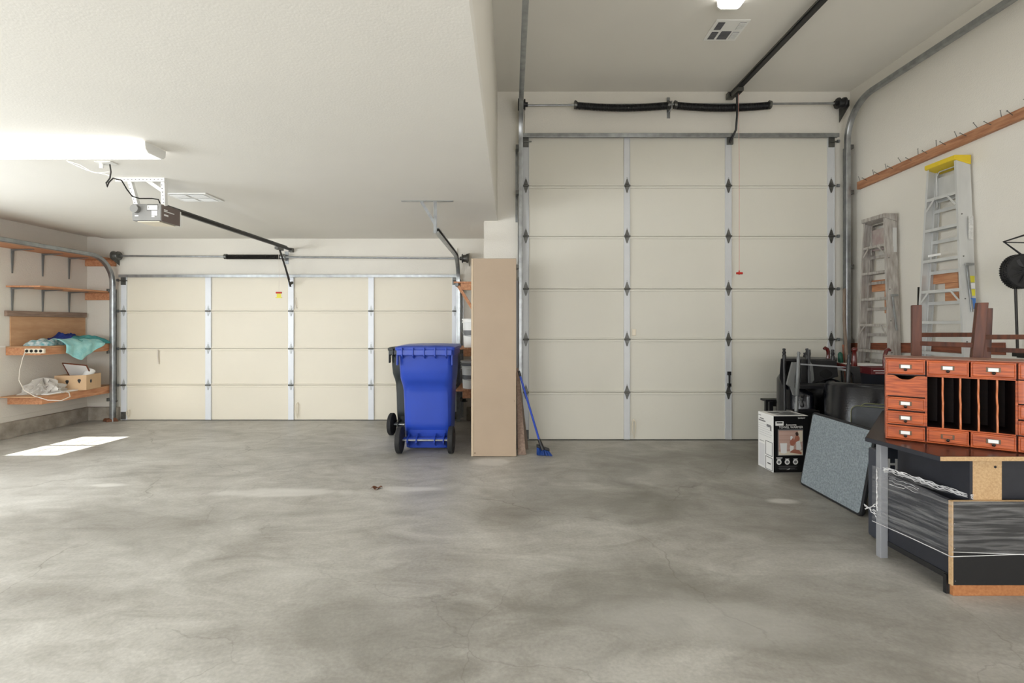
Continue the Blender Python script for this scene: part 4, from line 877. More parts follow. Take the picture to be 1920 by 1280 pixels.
pic = [poly('printed_floor', [(462, 800), (882, 780), (882, 858), (462, 858)], M['cream'], 3),
       poly('printed_warmer', [(486, 650), (608, 650), (604, 820), (560, 832), (500, 822)], M['white'], 4),
       poly('printed_curtain', [(800, 440), (882, 440), (882, 620), (830, 640)], M['cream'], 3),
       poly('printed_figure', [(760, 520), (800, 505), (830, 560), (826, 620), (790, 640), (760, 640), (735, 690), (720, 640), (742, 570)], M['skin'], 4),
       poly('printed_hair', [(752, 475), (775, 455), (800, 465), (812, 500), (790, 530), (765, 520)], M['hair'], 5),
       poly('printed_towel', [(768, 630), (830, 605), (862, 740), (850, 770), (770, 770)], M['whitem'], 5),
       poly('printed_figure', [(670, 560), (700, 550), (726, 580), (730, 640), (720, 760), (800, 765), (868, 820), (860, 848), (760, 830), (660, 815), (650, 760), (672, 690), (655, 640)], M['skin'], 5),
       poly('printed_towel', [(664, 540), (680, 524), (702, 535), (706, 560), (685, 590), (668, 600)], M['white'], 6),
       poly('printed_towel', [(664, 690), (725, 700), (722, 760), (660, 800), (655, 740)], M['whitem'], 6)]
for k, cxp in enumerate((468, 613, 758)):
    obj('round_icon', MB().cyl((xf_(cxp), -.0018, zf(980)), (xf_(cxp), -.001, zf(980)), .025, 24), M['white'], tw)
    obj('icon_ring', MB().cyl((xf_(cxp), -.0022, zf(980)), (xf_(cxp), -.0018, zf(980)), .014, 16), M['greyprint'], tw)
    pr('icon_caption', cxp - 36, cxp + 36, 922, 934, M['white'], 1)
pr('caption', 418, 528, 900, 914, M['white'], 1)
for k in range(4): pr('small_print', 460 + 15 * (k % 2), 790 - 20 * (k % 3), 1050 + 18 * k, 1054 + 18 * k, M['greyprint'], 1)
poly('emblem', [(600, 1115), (660, 1090), (650, 1112)], M['white'], 1)
# left side (white) with outline drawings
def ls(nm, u0, u1, v0, v1, m, k=1): return obj(nm, MB().box(-.0008 - .0004 * k, -.0004, BD * (1 - u1), BD * (1 - u0), BH * (1 - v1), BH * (1 - v0)), m, tw)
for a in [(.50, .96, .48, .73), (.50, .96, .755, .985)]:
    ls('outline_panel', *a, M['greyprint'], 1); ls('panel_field', a[0] + .04, a[1] - .04, a[2] + .012, a[3] - .012, M['white'], 2)
ls('drawn_handle', .12, .40, .51, .52, M['greyprint'], 1); ls('drawn_slot', .64, .84, .86, .88, M['rail'], 3)
ls('drawn_body', .08, .44, .56, .96, mat('pale_grey_print', (216, 216, 218), .6), 1)
ls('side_title', .12, .38, .10, .12, M['greyprint'], 1); ls('side_title', .05, .50, .135, .158, M['greyprint'], 1); ls('side_brand', 0.02, .2, .05, .062, M['greyprint'], 1)
for k in range(6): ls('small_print', .03, .92 - .07 * (k % 2), .20 + .04 * k, .203 + .04 * k, M['edge'], 1)
ls('barcode', .58, .84, .18, .225, M['greyprint'], 1); ls('barcode', .80, .88, .20, .28, M['greyprint'], 2)
obj('top_print', MB().box(.06, BW - .03, .03, BD - .02, BH + .0003, BH + .001), M['edge'], tw)
obj('top_lettering', MB().box(.12, BW - .08, .07, .12, BH + .001, BH + .0015).box(.05, .16, .16, .20, BH + .001, BH + .0015).box(.2, .3, .17, .21, BH + .001, BH + .0015), M['rail'], tw)

# ---------------------------------------------------------------- grey felt panels leaning on the pile
def felt(label, y0, y1, xb, zt_, xt_, face, group=None, th=.028, rim=.018, rr=.035):
    r = thing('office_panel', label, 'office panel', (xb, (y0 + y1) / 2, 0), 0, group)
    Wd, Hh = y1 - y0, math.hypot(zt_, xt_ - xb); ang = math.atan2(xt_ - xb, zt_)
    T = Matrix.Rotation(ang, 4, 'Y')
    def rp(w_, h_, rad, x, z0, n=5):
        pts = []
        for (sy, sz, a0) in ((1, 1, 0), (-1, 1, 90), (-1, -1, 180), (1, -1, 270)):
            for k in range(n + 1):
                a = math.radians(a0 + 90 * k / n); pts.append(Vector((x, sy * (w_ / 2 - rad) + rad * math.cos(a), z0 + h_ / 2 + sz * (h_ / 2 - rad) + rad * math.sin(a))))
        return pts
    m = MB().loft([rp(Wd, Hh, rr, 0, 0), rp(Wd, Hh, rr, th, 0)]).xf(T); obj('frame', m, M['blackm'], r, bevel=.006, smooth=40)
    m = MB().loft([rp(Wd - 2 * rim, Hh - 2 * rim, rr * .6, -.004, rim), rp(Wd - 2 * rim, Hh - 2 * rim, rr * .6, .004, rim)]).xf(T); obj('felt_face', m, face, r, bevel=.002)
    return r
felt('large blue-grey felt panel with black frame leaning against the pile', 3.665, 4.44, 2.583, .645, 2.70, M['feltgrey'])

# ---------------------------------------------------------------- desk, film, things below it
ZD = .735
dk = thing('desk', 'dark laminate desk with raw particleboard edges, carrying the cherry organiser', 'desk', (2.9, 3.0, 0))
top = [(2.165, 3.03), (2.235, 2.585), (3.62, 2.585), (3.62, 3.98), (2.98, 3.98)]
obj('desktop', MB().prism([(x, y, ZD - .024) for x, y in top], (0, 0, .024)), M['lamdark'], dk, world=True, bevel=.002)
obj('front_edge', MB().box(2.237, 3.62, 2.583, 2.5848, ZD - .0235, ZD - .001), M['chip'], dk, world=True)
obj('side_edge', MB().prism([(2.164, 3.03, ZD - .024), (2.234, 2.583, ZD - .024), (2.234, 2.583, ZD - .0005), (2.164, 3.03, ZD - .0005)], (-.0015, -.0002, 0)), M['lamnavy'], dk, world=True)
obj('leg', MB().box(2.252, 2.296, 3.02, 3.06, .0, ZD - .025), M['edge'], dk, world=True, bevel=.002)
obj('side_panel', MB().prism([(2.297, 3.05, .08), (2.318, 2.60, .08), (2.318, 2.60, .495), (2.297, 3.05, .515)], (.016, .001, 0)), M['lamnavy'], dk, world=True)
obj('side_skirt', MB().prism([(2.292, 3.05, .075), (2.312, 2.60, .075), (2.312, 2.60, .105), (2.292, 3.05, .105)], (.005, 0, 0)), M['lamblk'], dk, world=True)
obj('front_panel', MB().box(2.312, 3.5, 2.597, 2.613, .058, .496), M['lamblk'], dk, world=True)
obj('panel_edge', MB().box(2.305, 2.312, 2.592, 2.613, .058, .498).box(2.312, 3.5, 2.596, 2.612, .4965, .499), M['chip'], dk, world=True)
obj('plinth', MB().box(2.318, 3.5, 2.60, 2.62, .001, .058), M['chipo'], dk, world=True)
obj('rear_foot', MB().box(2.300, 2.314, 2.621, 2.64, .001, .10), M['lamblk'], dk, world=True)
obj('support_panel', MB().box(2.435, 2.588, 2.615, 2.631, .30, ZD - .025), M['chip'], dk, world=True)
obj('support_return', MB().box(2.418, 2.434, 2.615, 3.10, .30, ZD - .025), M['lamnavy'], dk, world=True)
obj('modesty_panel', MB().box(2.589, 3.5, 2.64, 2.656, .06, ZD - .025), M['lamnavy'], dk, world=True)
obj('end_panel', MB().box(3.56, 3.576, 2.7, 3.9, 0.001, ZD - .025), M['lamnavy'], dk, world=True)
obj('cam_hole', MB().cyl((2.553, 2.6148, .672), (2.553, 2.6135, .672), .007, 14), M['black'], dk, world=True)
obj('screws', MB().cyl((2.322, 2.5965, .38), (2.322, 2.5955, .38), .0025, 8).cyl((2.322, 2.5965, .25), (2.322, 2.5955, .25), .0025, 8).cyl((2.326, 2.5965, .08), (2.326, 2.5955, .08), .0025, 8), M['galv'], dk, world=True)
# stretch film wound round the lower desk
fw = thing('stretch_film', 'clear stretch film wound around the lower half of the desk', 'plastic wrap', (2.3, 2.8, .3))
A, B_, Cc = Vector((2.243, 3.075, 0)), Vector((2.299, 2.588, 0)), Vector((3.45, 2.588, 0))
def wr(u, v):
    if u < .4: p = A.lerp(B_, u / .4); t = u / .4; zt0 = .552 - .05 * t ** .9; zb = .205 + .005 * t
    else: t = (u - .4) / .6; p = B_.lerp(Cc, t); zt0 = .500 ; zb = .235 - .03 * t
    o = .004 * math.sin(38 * u + 4 * math.sin(9 * v)) * (1 if u < .38 else .3)
    return (p.x - abs(o) - .002, p.y - .001 - (abs(o) if u > .4 else 0), zb + (zt0 - zb) * v + .004 * math.sin(30 * u))
obj('sheet', MB().grid(wr, 90, 24), M['film'], fw, world=True, smooth=60)
# sheet spanning open gap between leg and support panel (above the side panel)
def gap(u, v):
    p = Vector((2.262, 3.06, 0)).lerp(Vector((2.43, 2.612, 0)), u); z0 = .50; z1 = .565 - .045 * u
    return (p.x - .004 * math.sin(22 * u + 5 * v), p.y, z0 + (z1 - z0) * v)
obj('upper_sheet', MB().grid(gap, 50, 8), M['film'], fw, world=True, smooth=60)
rr_ = random.Random(9); rope = MB()
def strand(p0, p1, n, amp, r):
    pts = [p0.lerp(p1, k / n) + Vector((rr_.uniform(-amp, amp) * .5, rr_.uniform(-amp, amp) * .5, rr_.uniform(-amp, amp))) for k in range(n + 1)]
    rope.tube(pts, [r * rr_.uniform(.4, 1.5) for _ in pts], 5)
for k in range(6): strand(Vector((2.262, 3.01, .560 - .005 * k)), Vector((2.43, 2.605, .524 - .004 * k)), 26, .006, .0022)
for k in range(3): strand(Vector((2.27, 2.98, .505 - .02 * k)), Vector((2.30, 2.80, .50 - .012 * k)), 10, .006, .0014)
for k in range(3): strand(Vector((2.246, 3.045, .54 - .01 * k)), Vector((2.246, 3.045, .28)), 14, .006, .0026)
for k in range(5): strand(Vector((2.246, 3.05, .32 - .02 * k)), Vector((2.205, 3.09, .27 + .008 * k)), 7, .008, .0022)
obj('bunched_edge', rope, M['filmrope'], fw, world=True, smooth=30)
edge_ = MB().tube([A + Vector((-.003, 0, .206)), A.lerp(B_, .5) + Vector((-.004, 0, .212)), B_ + Vector((-.004, -.002, .212)), B_.lerp(Cc, .3) + Vector((0, -.004, .225)), Cc + Vector((0, -.004, .205))], .0022, 6)
edge_.tube([B_ + Vector((0, -.004, .238)), B_.lerp(Cc, .3) + Vector((0, -.004, .226)), Cc + Vector((0, -.004, .204))], .0016, 6)
obj('rolled_edge', edge_, M['filmrope'], fw, world=True)
# dark boxes under the desk
bx1 = thing('equipment_case', 'dark blue-grey case with white lettering under the desk', 'case', (2.60, 3.38, 0), math.radians(-5))
obj('shell', MB().box(-.19, .20, -.14, -.05, .01, .60), mat('slate_case', (62, 66, 76), .4, var=.1), bx1, bevel=.012)
obj('piping', MB().tube([(.196, -.143, .03), (.196, -.143, .58)], .003, 6), M['olive'], bx1)
text('lettering', 'TH', .095, M['white'], bx1, (-.118, -.1412, .505), RX)
obj('feet', MB().box(-.17, .18, -.13, -.06, 0, .012), M['black'], bx1)
setprops(obj('storage_tub', MB().hexa([(3.0, 3.24, .0), (3.45, 3.24, .0), (3.45, 3.60, .0), (3.0, 3.60, .0)], [(2.97, 3.21, .56), (3.48, 3.21, .56), (3.48, 3.63, .56), (2.97, 3.63, .56)]), M['lamnavy'], bevel=.012), 'plain dark tub under the desk beside the lettered case', 'tub')

# ---------------------------------------------------------------- cherry pigeonhole organiser on the desk
HA = math.atan2(-.589, .808)
hu = thing('desk_organiser', 'cherry-wood pigeonhole organiser with labelled drawers on the dark desk', 'desk organiser', (2.257, 2.99, ZD + .001), HA)
HW_, HH, HD = .752, .484, .27
cw = .188; th = .012
fr_ = MB().box(0, HW_, .012, HD, 0, th).box(0, HW_, .012, HD, HH - th, HH).box(0, th, .012, HD, th, HH - th).box(HW_ - th, HW_, .012, HD, th, HH - th)
obj('carcass', fr_, M['cherry'], hu, bevel=.002)
obj('back_board', MB().box(th, HW_ - th, HD - .006, HD - .001, th, HH - th), M['slotdark'], hu)
rows = {0: (.392, .480), 1: (.264, .386), 2: (.180, .256), 3: (.094, .172), 4: (.004, .088)}
inn = MB().box(cw - .006, cw + .006, .012, HD - .006, th, HH - th).box(3 * cw - .006, 3 * cw + .006, .012, HD - .006, th, HH - th)
inn.box(th, HW_ - th, .012, HD - .006, .385, .391).box(th, HW_ - th, .012, HD - .006, .0885, .0935)
for z in (.2575, .1735): inn.box(th, cw - .006, .012, HD - .006, z, z + .006).box(3 * cw + .006, HW_ - th, .012, HD - .006, z, z + .006)
obj('partition', inn, M['slotdark'], hu)
rail_ = MB().box(cw + .004, 3 * cw - .004, .002, .014, .384, .392).box(cw + .004, 3 * cw - .004, .002, .014, .0882, .0945).box(cw - .004, cw + .006, .002, .014, .0945, .384).box(3 * cw - .006, 3 * cw + .004, .002, .014, .0945, .384)
obj('face_rail', rail_, M['cherry'], hu, bevel=.001)
def drawer(x0, x1, z0, z1, card=True, nm='drawer'):
    m = MB().hexa([(x0, .010, z0), (x1, .010, z0), (x1, .010, z1), (x0, .010, z1)], [(x0 + .001, -.006, z0 + .001), (x1 - .001, -.006, z0 + .001), (x1 - .001, -.006, z1 - .001), (x0 + .001, -.006, z1 - .001)])
    m.box(x0 + .004, x1 - .004, .010, .10, z0 + .004, z1 - .004)
    m.add(*(lambda q: (q.v, q.f))(MB().hexa([(x0 + .006, -.006, z0 + .006), (x1 - .006, -.006, z0 + .006), (x1 - .006, -.006, z1 - .006), (x0 + .006, -.006, z1 - .006)], [(x0 + .011, -.011, z0 + .011), (x1 - .011, -.011, z0 + .011), (x1 - .011, -.011, z1 - .011), (x0 + .011, -.011, z1 - .011)])))
    d_ = obj(nm, m, M['cherry'], hu, bevel=.0012)
    cx, cz = (x0 + x1) / 2, (z0 + z1) / 2 + .003
    if nm != 'drawer': return d_
    hf = MB(); a, b = .029, .0125
    hf.box(cx - a, cx + a, -.0135, -.011, cz + b - .003, cz + b).box(cx - a, cx + a, -.0135, -.011, cz - b, cz - b + .003).box(cx - a, cx - a + .008, -.0135, -.011, cz - b, cz + b).box(cx + a - .008, cx + a, -.0135, -.011, cz - b, cz + b)
    obj('label_holder', hf, M['brass'], d_, bevel=.0006)
    if card: obj('label_card', MB().box(cx - .0225, cx + .0225, -.0122, -.011, cz - .0095, cz + .0095), M['white'], d_)
    obj('knob', MB().turned((cx, -.011, cz - .017), (cx, -.028, cz - .018), [(0, .004), (.35, .004), (.5, .0075), (.8, .0085), (1, .004)], 16), M['knob'], d_, smooth=50)
    return d_
g = .003
for c in range(4):
    drawer(c * cw + g, (c + 1) * cw - g, *rows[0]); drawer(c * cw + g, (c + 1) * cw - g, *rows[4], card=(c != 1))
for c in (0, 3):
    drawer(c * cw + g, (c + 1) * cw - g, *rows[2]); drawer(c * cw + g, (c + 1) * cw - g, *rows[3])
    # scallop-topped drop front: a real cut-out in the upper edge
    x0, x1 = c * cw + g, (c + 1) * cw - g; z0, z1 = rows[1]; n = 26
    def topz(x):
        t = (x - x0) / (x1 - x0); s = max(0, 1 - abs(2 * t - 1) / .66); return z1 - .024 * (0.5 - 0.5 * math.cos(math.pi * min(1, s * 1.25)))
    q = MB()
    for (ya, yb, ins) in ((.010, -.008, 0),):
        pts = [(x0 + (x1 - x0) * k / n, topz(x0 + (x1 - x0) * k / n)) for k in range(n + 1)]
        for k in range(n):
            (xa, za), (xb_, zb_) = pts[k], pts[k + 1]
            q.add([(xa, ya, z0), (xb_, ya, z0), (xb_, ya, zb_), (xa, ya, za), (xa, yb, z0), (xb_, yb, z0), (xb_, yb, zb_), (xa, yb, za)], [(0, 1, 2, 3), (7, 6, 5, 4), (3, 2, 6, 7), (0, 4, 5, 1)])
        q.add([(x0, ya, z0), (x0, yb, z0), (x0, yb, z1), (x0, ya, z1), (x1, ya, z0), (x1, yb, z0), (x1, yb, z1), (x1, ya, z1)], [(0, 1, 2, 3), (7, 6, 5, 4)])
    dq = obj('scalloped_front', q, M['cherry'], hu)
    obj('scallop_bead', MB().tube([(x, -.0085, z - .003) for x, z in pts], .0022, 6), M['cherrylt'], dq, smooth=60)
for k in range(1, 5):      # scalloped upright dividers
    x = cw + (2 * cw) * k / 5; q = MB(); n = 18; z0, z1 = .095, .3845
    for i in range(n):
        ta, tb = i / n, (i + 1) / n; f = lambda t: .018 - .014 * abs(math.sin(math.pi * (t * 2.6 + .2))) ** .7 + .012 * (t > .55)
        ya, yb = f(ta), f(tb); za, zb_ = z0 + (z1 - z0) * ta, z0 + (z1 - z0) * tb
        q.hexa([(x - .004, ya, za), (x + .004, ya, za), (x + .004, HD - .008, za), (x - .004, HD - .008, za)], [(x - .004, yb, zb_), (x + .004, yb, zb_), (x + .004, HD - .008, zb_), (x - .004, HD - .008, zb_)])
    dv = obj('divider', q, M['slotdark'], hu)
    obj('bead', MB().tube([(x, (.018 - .014 * abs(math.sin(math.pi * (i / n * 2.6 + .2))) ** .7 + .012 * (i / n > .55)) - .001, z0 + (z1 - z0) * i / n) for i in range(n + 1)], .0048, 8), M['cherrylt'], dv, smooth=60)
obj('top_moulding', MB().box(-.004, HW_ + .004, -.004, HD + .004, HH + .0005, HH + .006), mat('organiser_top', (150, 108, 92), .4, var=.1), hu, bevel=.002)

# ---------------------------------------------------------------- upturned wooden stool behind the organiser
st = thing('wooden_stool', 'dark brown wooden stool standing upside down behind the cherry organiser', 'stool', (3.12, 3.25, ZD))
L1, L2, L3, L4 = Vector((2.77, 3.39, 0)), Vector((2.86, 3.06, 0)), Vector((3.29, 3.45, 0)), Vector((3.40, 3.12, 0))
zT = {1: 1.555, 2: 1.557, 3: 1.536, 4: 1.54}
sq = lambda p, z, a: [(p.x - a, p.y - a, z), (p.x + a, p.y - a, z), (p.x + a, p.y + a, z), (p.x - a, p.y + a, z)]
rot = lambda pts, p, ang: [tuple(Matrix.Translation(p) @ Matrix.Rotation(ang, 4, 'Z') @ Matrix.Translation(-p) @ Vector(q)) for q in pts]
for i, (p, q_, ang) in {1: (L1, Vector((.0, 0, 0)), -.5), 2: (L2 - Vector((.03, 0, 0)), Vector((.075, .0, 0)), -.5), 3: (L3 - Vector((.01, 0, 0)), Vector((.03, 0, 0)), -.5), 4: (L4, Vector((.03, 0, 0)), -.5)}.items():
    z0 = ZD + .07; pt = p + q_
    obj('leg', MB().hexa(rot(sq(p, z0, .026), p, ang), rot(sq(pt, zT[i], .026), pt, ang)), M['stoolwd'], st, world=True, bevel=.003)
def sbar(a, b, z, w_=.02, h_=.03): obj('stretcher', MB().bar((a.x, a.y, z), (b.x, b.y, z), w_, h_), M['stoolwd'], st, world=True, bevel=.002)
sbar(L1 + Vector((.02, .0, 0)), L3 + Vector((.01, 0, 0)), 1.352); sbar(L1 + Vector((.01, -.03, 0)), L2, 1.295)
sbar(L2 + Vector((.03, 0, 0)), L4, 1.345); sbar(L3, L4 + Vector((0, .03, 0)), 1.25)
obj('seat', MB().prism([(2.74, 3.42, ZD + .002), (2.82, 3.02, ZD + .002), (3.44, 3.09, ZD + .002), (3.34, 3.49, ZD + .002)], (0, 0, .068)), M['stoolwd'], st, world=True, bevel=.01)

# ---------------------------------------------------------------- tub chairs and seat pads in the pile
def tub_chair(label, loc, rz, h=.80, r=.37, arm=.80, seat=.44):
    t = thing('tub_chair', label, 'armchair', loc, rz, 'black leather tub chairs')
    th_ = .085; n = 40; rings = []
    a0, a1 = math.radians(-40), math.radians(220)
    for k in range(n + 1):
        a = a0 + (a1 - a0) * k / n; s = math.sin((k / n) * math.pi); z = h * (arm + (1 - arm) * s ** .8)
        cx, cy = math.cos(a), math.sin(a)
        sec = []
        for (rr2, zz) in [(r - th_, .12), (r, .12), (r + .005, .3), (r, z - .04), (r - .02, z - .008), (r - th_ / 2, z), (r - th_ + .02, z - .008), (r - th_, z - .04), (r - th_ - .004, .3)]:
            sec.append((cx * rr2, cy * rr2, zz))
        rings.append(sec)
    obj('shell', MB().loft(rings), M['leather'], t, smooth=60)
    for k in (0, n):   # rounded arm fronts
        a = a0 + (a1 - a0) * k / n; p = Vector((math.cos(a) * (r - th_ / 2), math.sin(a) * (r - th_ / 2), 0)); z = rings[k][5][2]
        obj('arm_front', MB().turned(p + Vector((0, 0, .12)), p + Vector((0, 0, z)), [(0, .042), (.9, .046), (.97, .038), (1, .012)], 18), M['leather'], t, smooth=60)
    obj('seat_cushion', MB().turned((0, 0, .14), (0, 0, seat), [(0, r - th_ - .004), (.8, r - th_ - .004), (.95, r - th_ - .03), (1, r - th_ - .08)], 36), M['leather'], t, smooth=50)
    for sx in (-1, 1):
        for sy in (-1, 1): obj('leg', MB().turned((sx * .2, sy * .2, 0), (sx * .2, sy * .2, .13), [(0, .016), (1, .024)], 12), M['black'], t, smooth=50)
    return t
tub_chair('black leather tub chair with its curved back to the room, behind the felt panel', (3.45, 4.76, 0), math.radians(165), .885, .375, .97)
tub_chair('black leather tub chair under the upturned black chairs, beside the tall door', (3.37, 5.53, 0), math.radians(12), .87, .36, .82)
# low black table left of the tub chairs
tb = thing('side_table', 'low black side table squeezed between the tub chair and the tall door', 'table', (3.2, 5.96, 0))
ZT = .53
obj('tabletop', MB().box(3.03, 3.50, 5.90, 6.03, ZT - .022, ZT), M['black'], tb, world=True, bevel=.004)
for x in (3.10, 3.44):
    for y in (5.925, 6.005): obj('leg', MB().box(x - .022, x + .022, y - .022, y + .022, 0, ZT - .023), M['black'], tb, world=True, bevel=.003)
obj('apron', MB().box(3.124, 3.416, 5.915, 5.925, ZT - .08, ZT - .023), M['rail'], tb, world=True)
# black low bench in front
bn = thing('low_bench', 'low black bench behind the towel warmer carton and felt panel', 'bench', (3.0, 5.1, 0))
obj('top', MB().box(2.87, 3.15, 5.055, 5.17, .52, .545), M['black'], bn, world=True, bevel=.004)
for x in (2.89, 3.12):
    for y in (5.075, 5.15): obj('leg', MB().box(x - .018, x + .018, y - .018, y + .018, 0, .519), M['black'], bn, world=True, bevel=.003)
obj('front_apron', MB().box(2.909, 3.10, 5.066, 5.076, .30, .519), M['blackm'], bn, world=True)
# grey seat pads
def pad(label, loc, rz, tilt, w_=.48, h_=.46):
    p = thing('chair_back_pad', label, 'chair pad', loc, rz, 'grey padded chair backs')
    T = Matrix.Rotation(tilt, 4, 'X')
    def rp(a, b, rad, y, n=5):
        pts = []
        for (sx, sz, a0) in ((1, 1, 0), (-1, 1, 90), (-1, -1, 180), (1, -1, 270)):
            for k in range(n + 1):
                an = math.radians(a0 + 90 * k / n); pts.append(T @ Vector((sx * (a / 2 - rad) + rad * math.cos(an), y, b / 2 + .002 + sz * (b / 2 - rad) + rad * math.sin(an))))
        return pts
    obj('pad', MB().loft([rp(w_ * .98, h_ * .98, .05, -.035), rp(w_, h_, .05, -.025), rp(w_, h_, .05, .02), rp(w_ * .96, h_ * .96, .05, .03)]), M['greypad'], p, smooth=50)
    q = rp(w_ + .004, h_ + .004, .05, -.03); obj('piping', MB().tube(q + [q[0]], .0035, 6), M['olive'], p, smooth=60)
    return p
for x, y, rz, lab in ((3.117, 4.12, math.radians(-35), 'grey padded chair back with olive piping just behind the felt panel'), (3.29, 4.25, math.radians(-35), 'second grey padded chair back behind the first, nearer the organiser')):
    p = pad(lab, (x, y, .26), rz, math.radians(-10))
sup = thing('seat_stack', 'dark stacked seat cushions under the grey padded chair backs', 'cushions', (3.15, 4.36, 0))
for k in range(2): obj('cushion', MB().prism([(2.86, 4.30, .002 + .13 * k), (3.22, 4.0, .002 + .13 * k), (3.46, 4.22, .002 + .13 * k), (3.06, 4.52, .002 + .13 * k)], (0, 0, .125)), M['greypad'], sup, world=True, bevel=.02)

# ---------------------------------------------------------------- upturned black wooden chairs
TURN = [(0, .012), (.06, .017), (.10, .012), (.14, .018), (.18, .013), (.45, .020), (.72, .014), (.75, .020), (.79, .013), (.83, .019), (.87, .012), (.96, .015), (1, .011)]
def black_chair(label, loc, rz, tips, zseat, back):
    c = thing('wooden_chair', label, 'chair', loc, rz, 'black wooden chairs stacked upside down')
    obj('seat', MB().prism([(-.22, -.21, 0), (.22, -.21, 0), (.19, .21, 0), (-.19, .21, 0)], (0, 0, .04)), M['blkwood'], c, bevel=.01)
    for (x, y) in ((-.18, -.17), (.18, -.17), (.16, .17), (-.16, .17)):
        obj('leg', MB().turned((x, y, .04), (x * 1.14, y * 1.12, .04 + tips), [(1 - t, r) for t, r in TURN[::-1]], 12), M['blkwood'], c, smooth=50)
    obj('stretcher', MB().cyl((-.19, -.18, .04 + tips * .52), (.19, -.18, .04 + tips * .52), .010, 10).cyl((-.17, .18, .04 + tips * .52), (.17, .18, .04 + tips * .52), .010, 10), M['blkwood'], c, smooth=50)
    # backrest hangs below the seat
    if back:
        for s in (-1, 1): obj('back_post', MB().turned((s * .18, -.19, 0), (s * .205, -.25, -back), TURN, 10), M['blkwood'], c, smooth=50)
        obj('crest_rail', MB().prism([(-.235, -.255, -back + .02), (-.20, -.262, -back - .06), (.20, -.262, -back - .06), (.235, -.255, -back + .02)], (0, .02, 0)), M['blkwood'], c, bevel=.004)
    return c
# chair A: seen edge on, its broad crest with an oval hole to the room
ch = thing('wooden_chair', 'black wooden chair upside down with an oval hole in its wide back panel', 'chair', (3.28, 5.35, .84), 0, 'black wooden chairs stacked upside down')
Yc_ = 5.34
def PW(px, py, Y=Yc_): return W(px, py, Y)
obj('back_panel', MB().prism([PW(1503, 674), PW(1569, 676), PW(1572, 706), PW(1530, 716), PW(1522, 726), PW(1500, 724)], (0, .03, 0)), M['blkwood'], ch, world=True, bevel=.004)
oc = PW(1548.5, 701, Yc_ - .002); obj('oval_hole', MB().prism([oc + Vector((.068 * math.cos(a), 0, .046 * math.sin(a) * (1 + .15 * math.cos(4 * a)))) for a in [2 * math.pi * k / 28 for k in range(28)]], (0, -.003, 0)), mat('hole_dark', (6, 6, 7), .8), ch, world=True)
obj('seat', MB().prism([PW(1464, 672, 5.45), PW(1500, 672, 5.45), PW(1500, 677, 5.45), PW(1464, 677, 5.45)], (.23, .34, 0)).prism([PW(1500, 672, 5.45), PW(1569, 674, 5.45), PW(1569, 679, 5.45), PW(1500, 677, 5.45)], (.23, .34, 0)), M['blkwood'], ch, world=True, bevel=.004)
obj('side_wing', MB().prism([PW(1464, 672, 5.42), PW(1468, 672, 5.42), PW(1470, 729, 5.42), PW(1461, 709, 5.42)], (.22, .32, 0)), M['blkwood'], ch, world=True, bevel=.004)
obj('inner_panel', MB().prism([PW(1470, 676, 5.78), PW(1502, 676, 5.78), PW(1502, 735, 5.78), PW(1474, 735, 5.78)], (0, .02, 0)), M['blkwood'], ch, world=True)
for px, y0, y1, Y in ((1470, 653, 674, 5.40), (1513, 653, 676, 5.5), (1509, 661, 678, 5.7), (1517, 655, 724, 5.32), (1561, 655, 676, 5.42)):
    a, b = PW(px, y0, Y), PW(px + .5, y1, Y); obj('leg', MB().turned(a, b, [(0, .013), (.12, .017), (.2, .012), (.4, .02), (.5, .013), (.6, .02), (1, .018)], 12), M['blkwood'], ch, world=True, smooth=50)
obj('back_post', MB().turned(PW(1470, 672, 5.40), PW(1472, 770, 5.38), [(0, .014), (.5, .016), (1, .014)], 10), M['blkwood'], ch, world=True, smooth=50)
obj('wing', MB().prism([PW(1519, 677, 5.30), PW(1524, 684, 5.30), PW(1527, 712, 5.30), PW(1520, 721, 5.30)], (0, .02, 0)), M['bracket'], ch, world=True, bevel=.003)
# chair B: nearer; wing, post and long rail coloured grey as if lit
cB = thing('wooden_chair', 'black wooden chair upside down in front, with a pointed side wing and a long rail', 'chair', (3.0, 4.98, .8), 0, 'black wooden chairs stacked upside down')
Yb = 5.0
obj('side_wing', MB().prism([PW(1486, 679, Yb), PW(1497, 679, Yb), PW(1493, 691, Yb), PW(1490.5, 706, Yb), PW(1490, 727, Yb), PW(1493, 728, Yb), PW(1497, 745, Yb), PW(1488, 741, Yb), PW(1483, 726, Yb), PW(1475.5, 721, Yb)], (0, .025, 0)), M['bracket'], cB, world=True, bevel=.003)
obj('front_post', MB().turned(PW(1497.5, 659, Yb), PW(1493, 771, Yb), [(0, .012), (.03, .017), (.06, .012), (.12, .018), (.17, .014), (.2, .02), (.72, .02), (.74, .013), (.76, .019), (.79, .012), (.81, .018), (.84, .012), (.88, .02), (1, .018)], 12), M['bracket'], cB, world=True, smooth=50)
obj('rail', MB().bar(PW(1500, 682.5, Yb), PW(1588, 688.5, Yb + .04), .014, .014), M['edge'], cB, world=True, bevel=.002)
obj('short_spindle', MB().turned(PW(1504, 741, Yb + .1), PW(1504, 763, Yb + .1), [(0, .014), (.1, .020), (.2, .01), (.4, .016), (.5, .01), (.7, .013), (.85, .02), (1, .014)], 12), M['blkwood'], cB, world=True, smooth=50)
obj('far_post', MB().turned(PW(1592, 664, Yb), PW(1589.5, 722, Yb), [(0, .012), (.05, .017), (.1, .012), (.2, .018), (.28, .013), (.35, .02), (1, .021)], 12), M['blkwood'], cB, world=True, smooth=50)
obj('far_wing', MB().prism([PW(1596, 687, Yb), PW(1612, 687, Yb), PW(1616, 722, Yb), PW(1603, 722, Yb), PW(1600, 702, Yb), PW(1593, 694, Yb)], (0, .03, 0)), M['blkwood'], cB, world=True, bevel=.004)
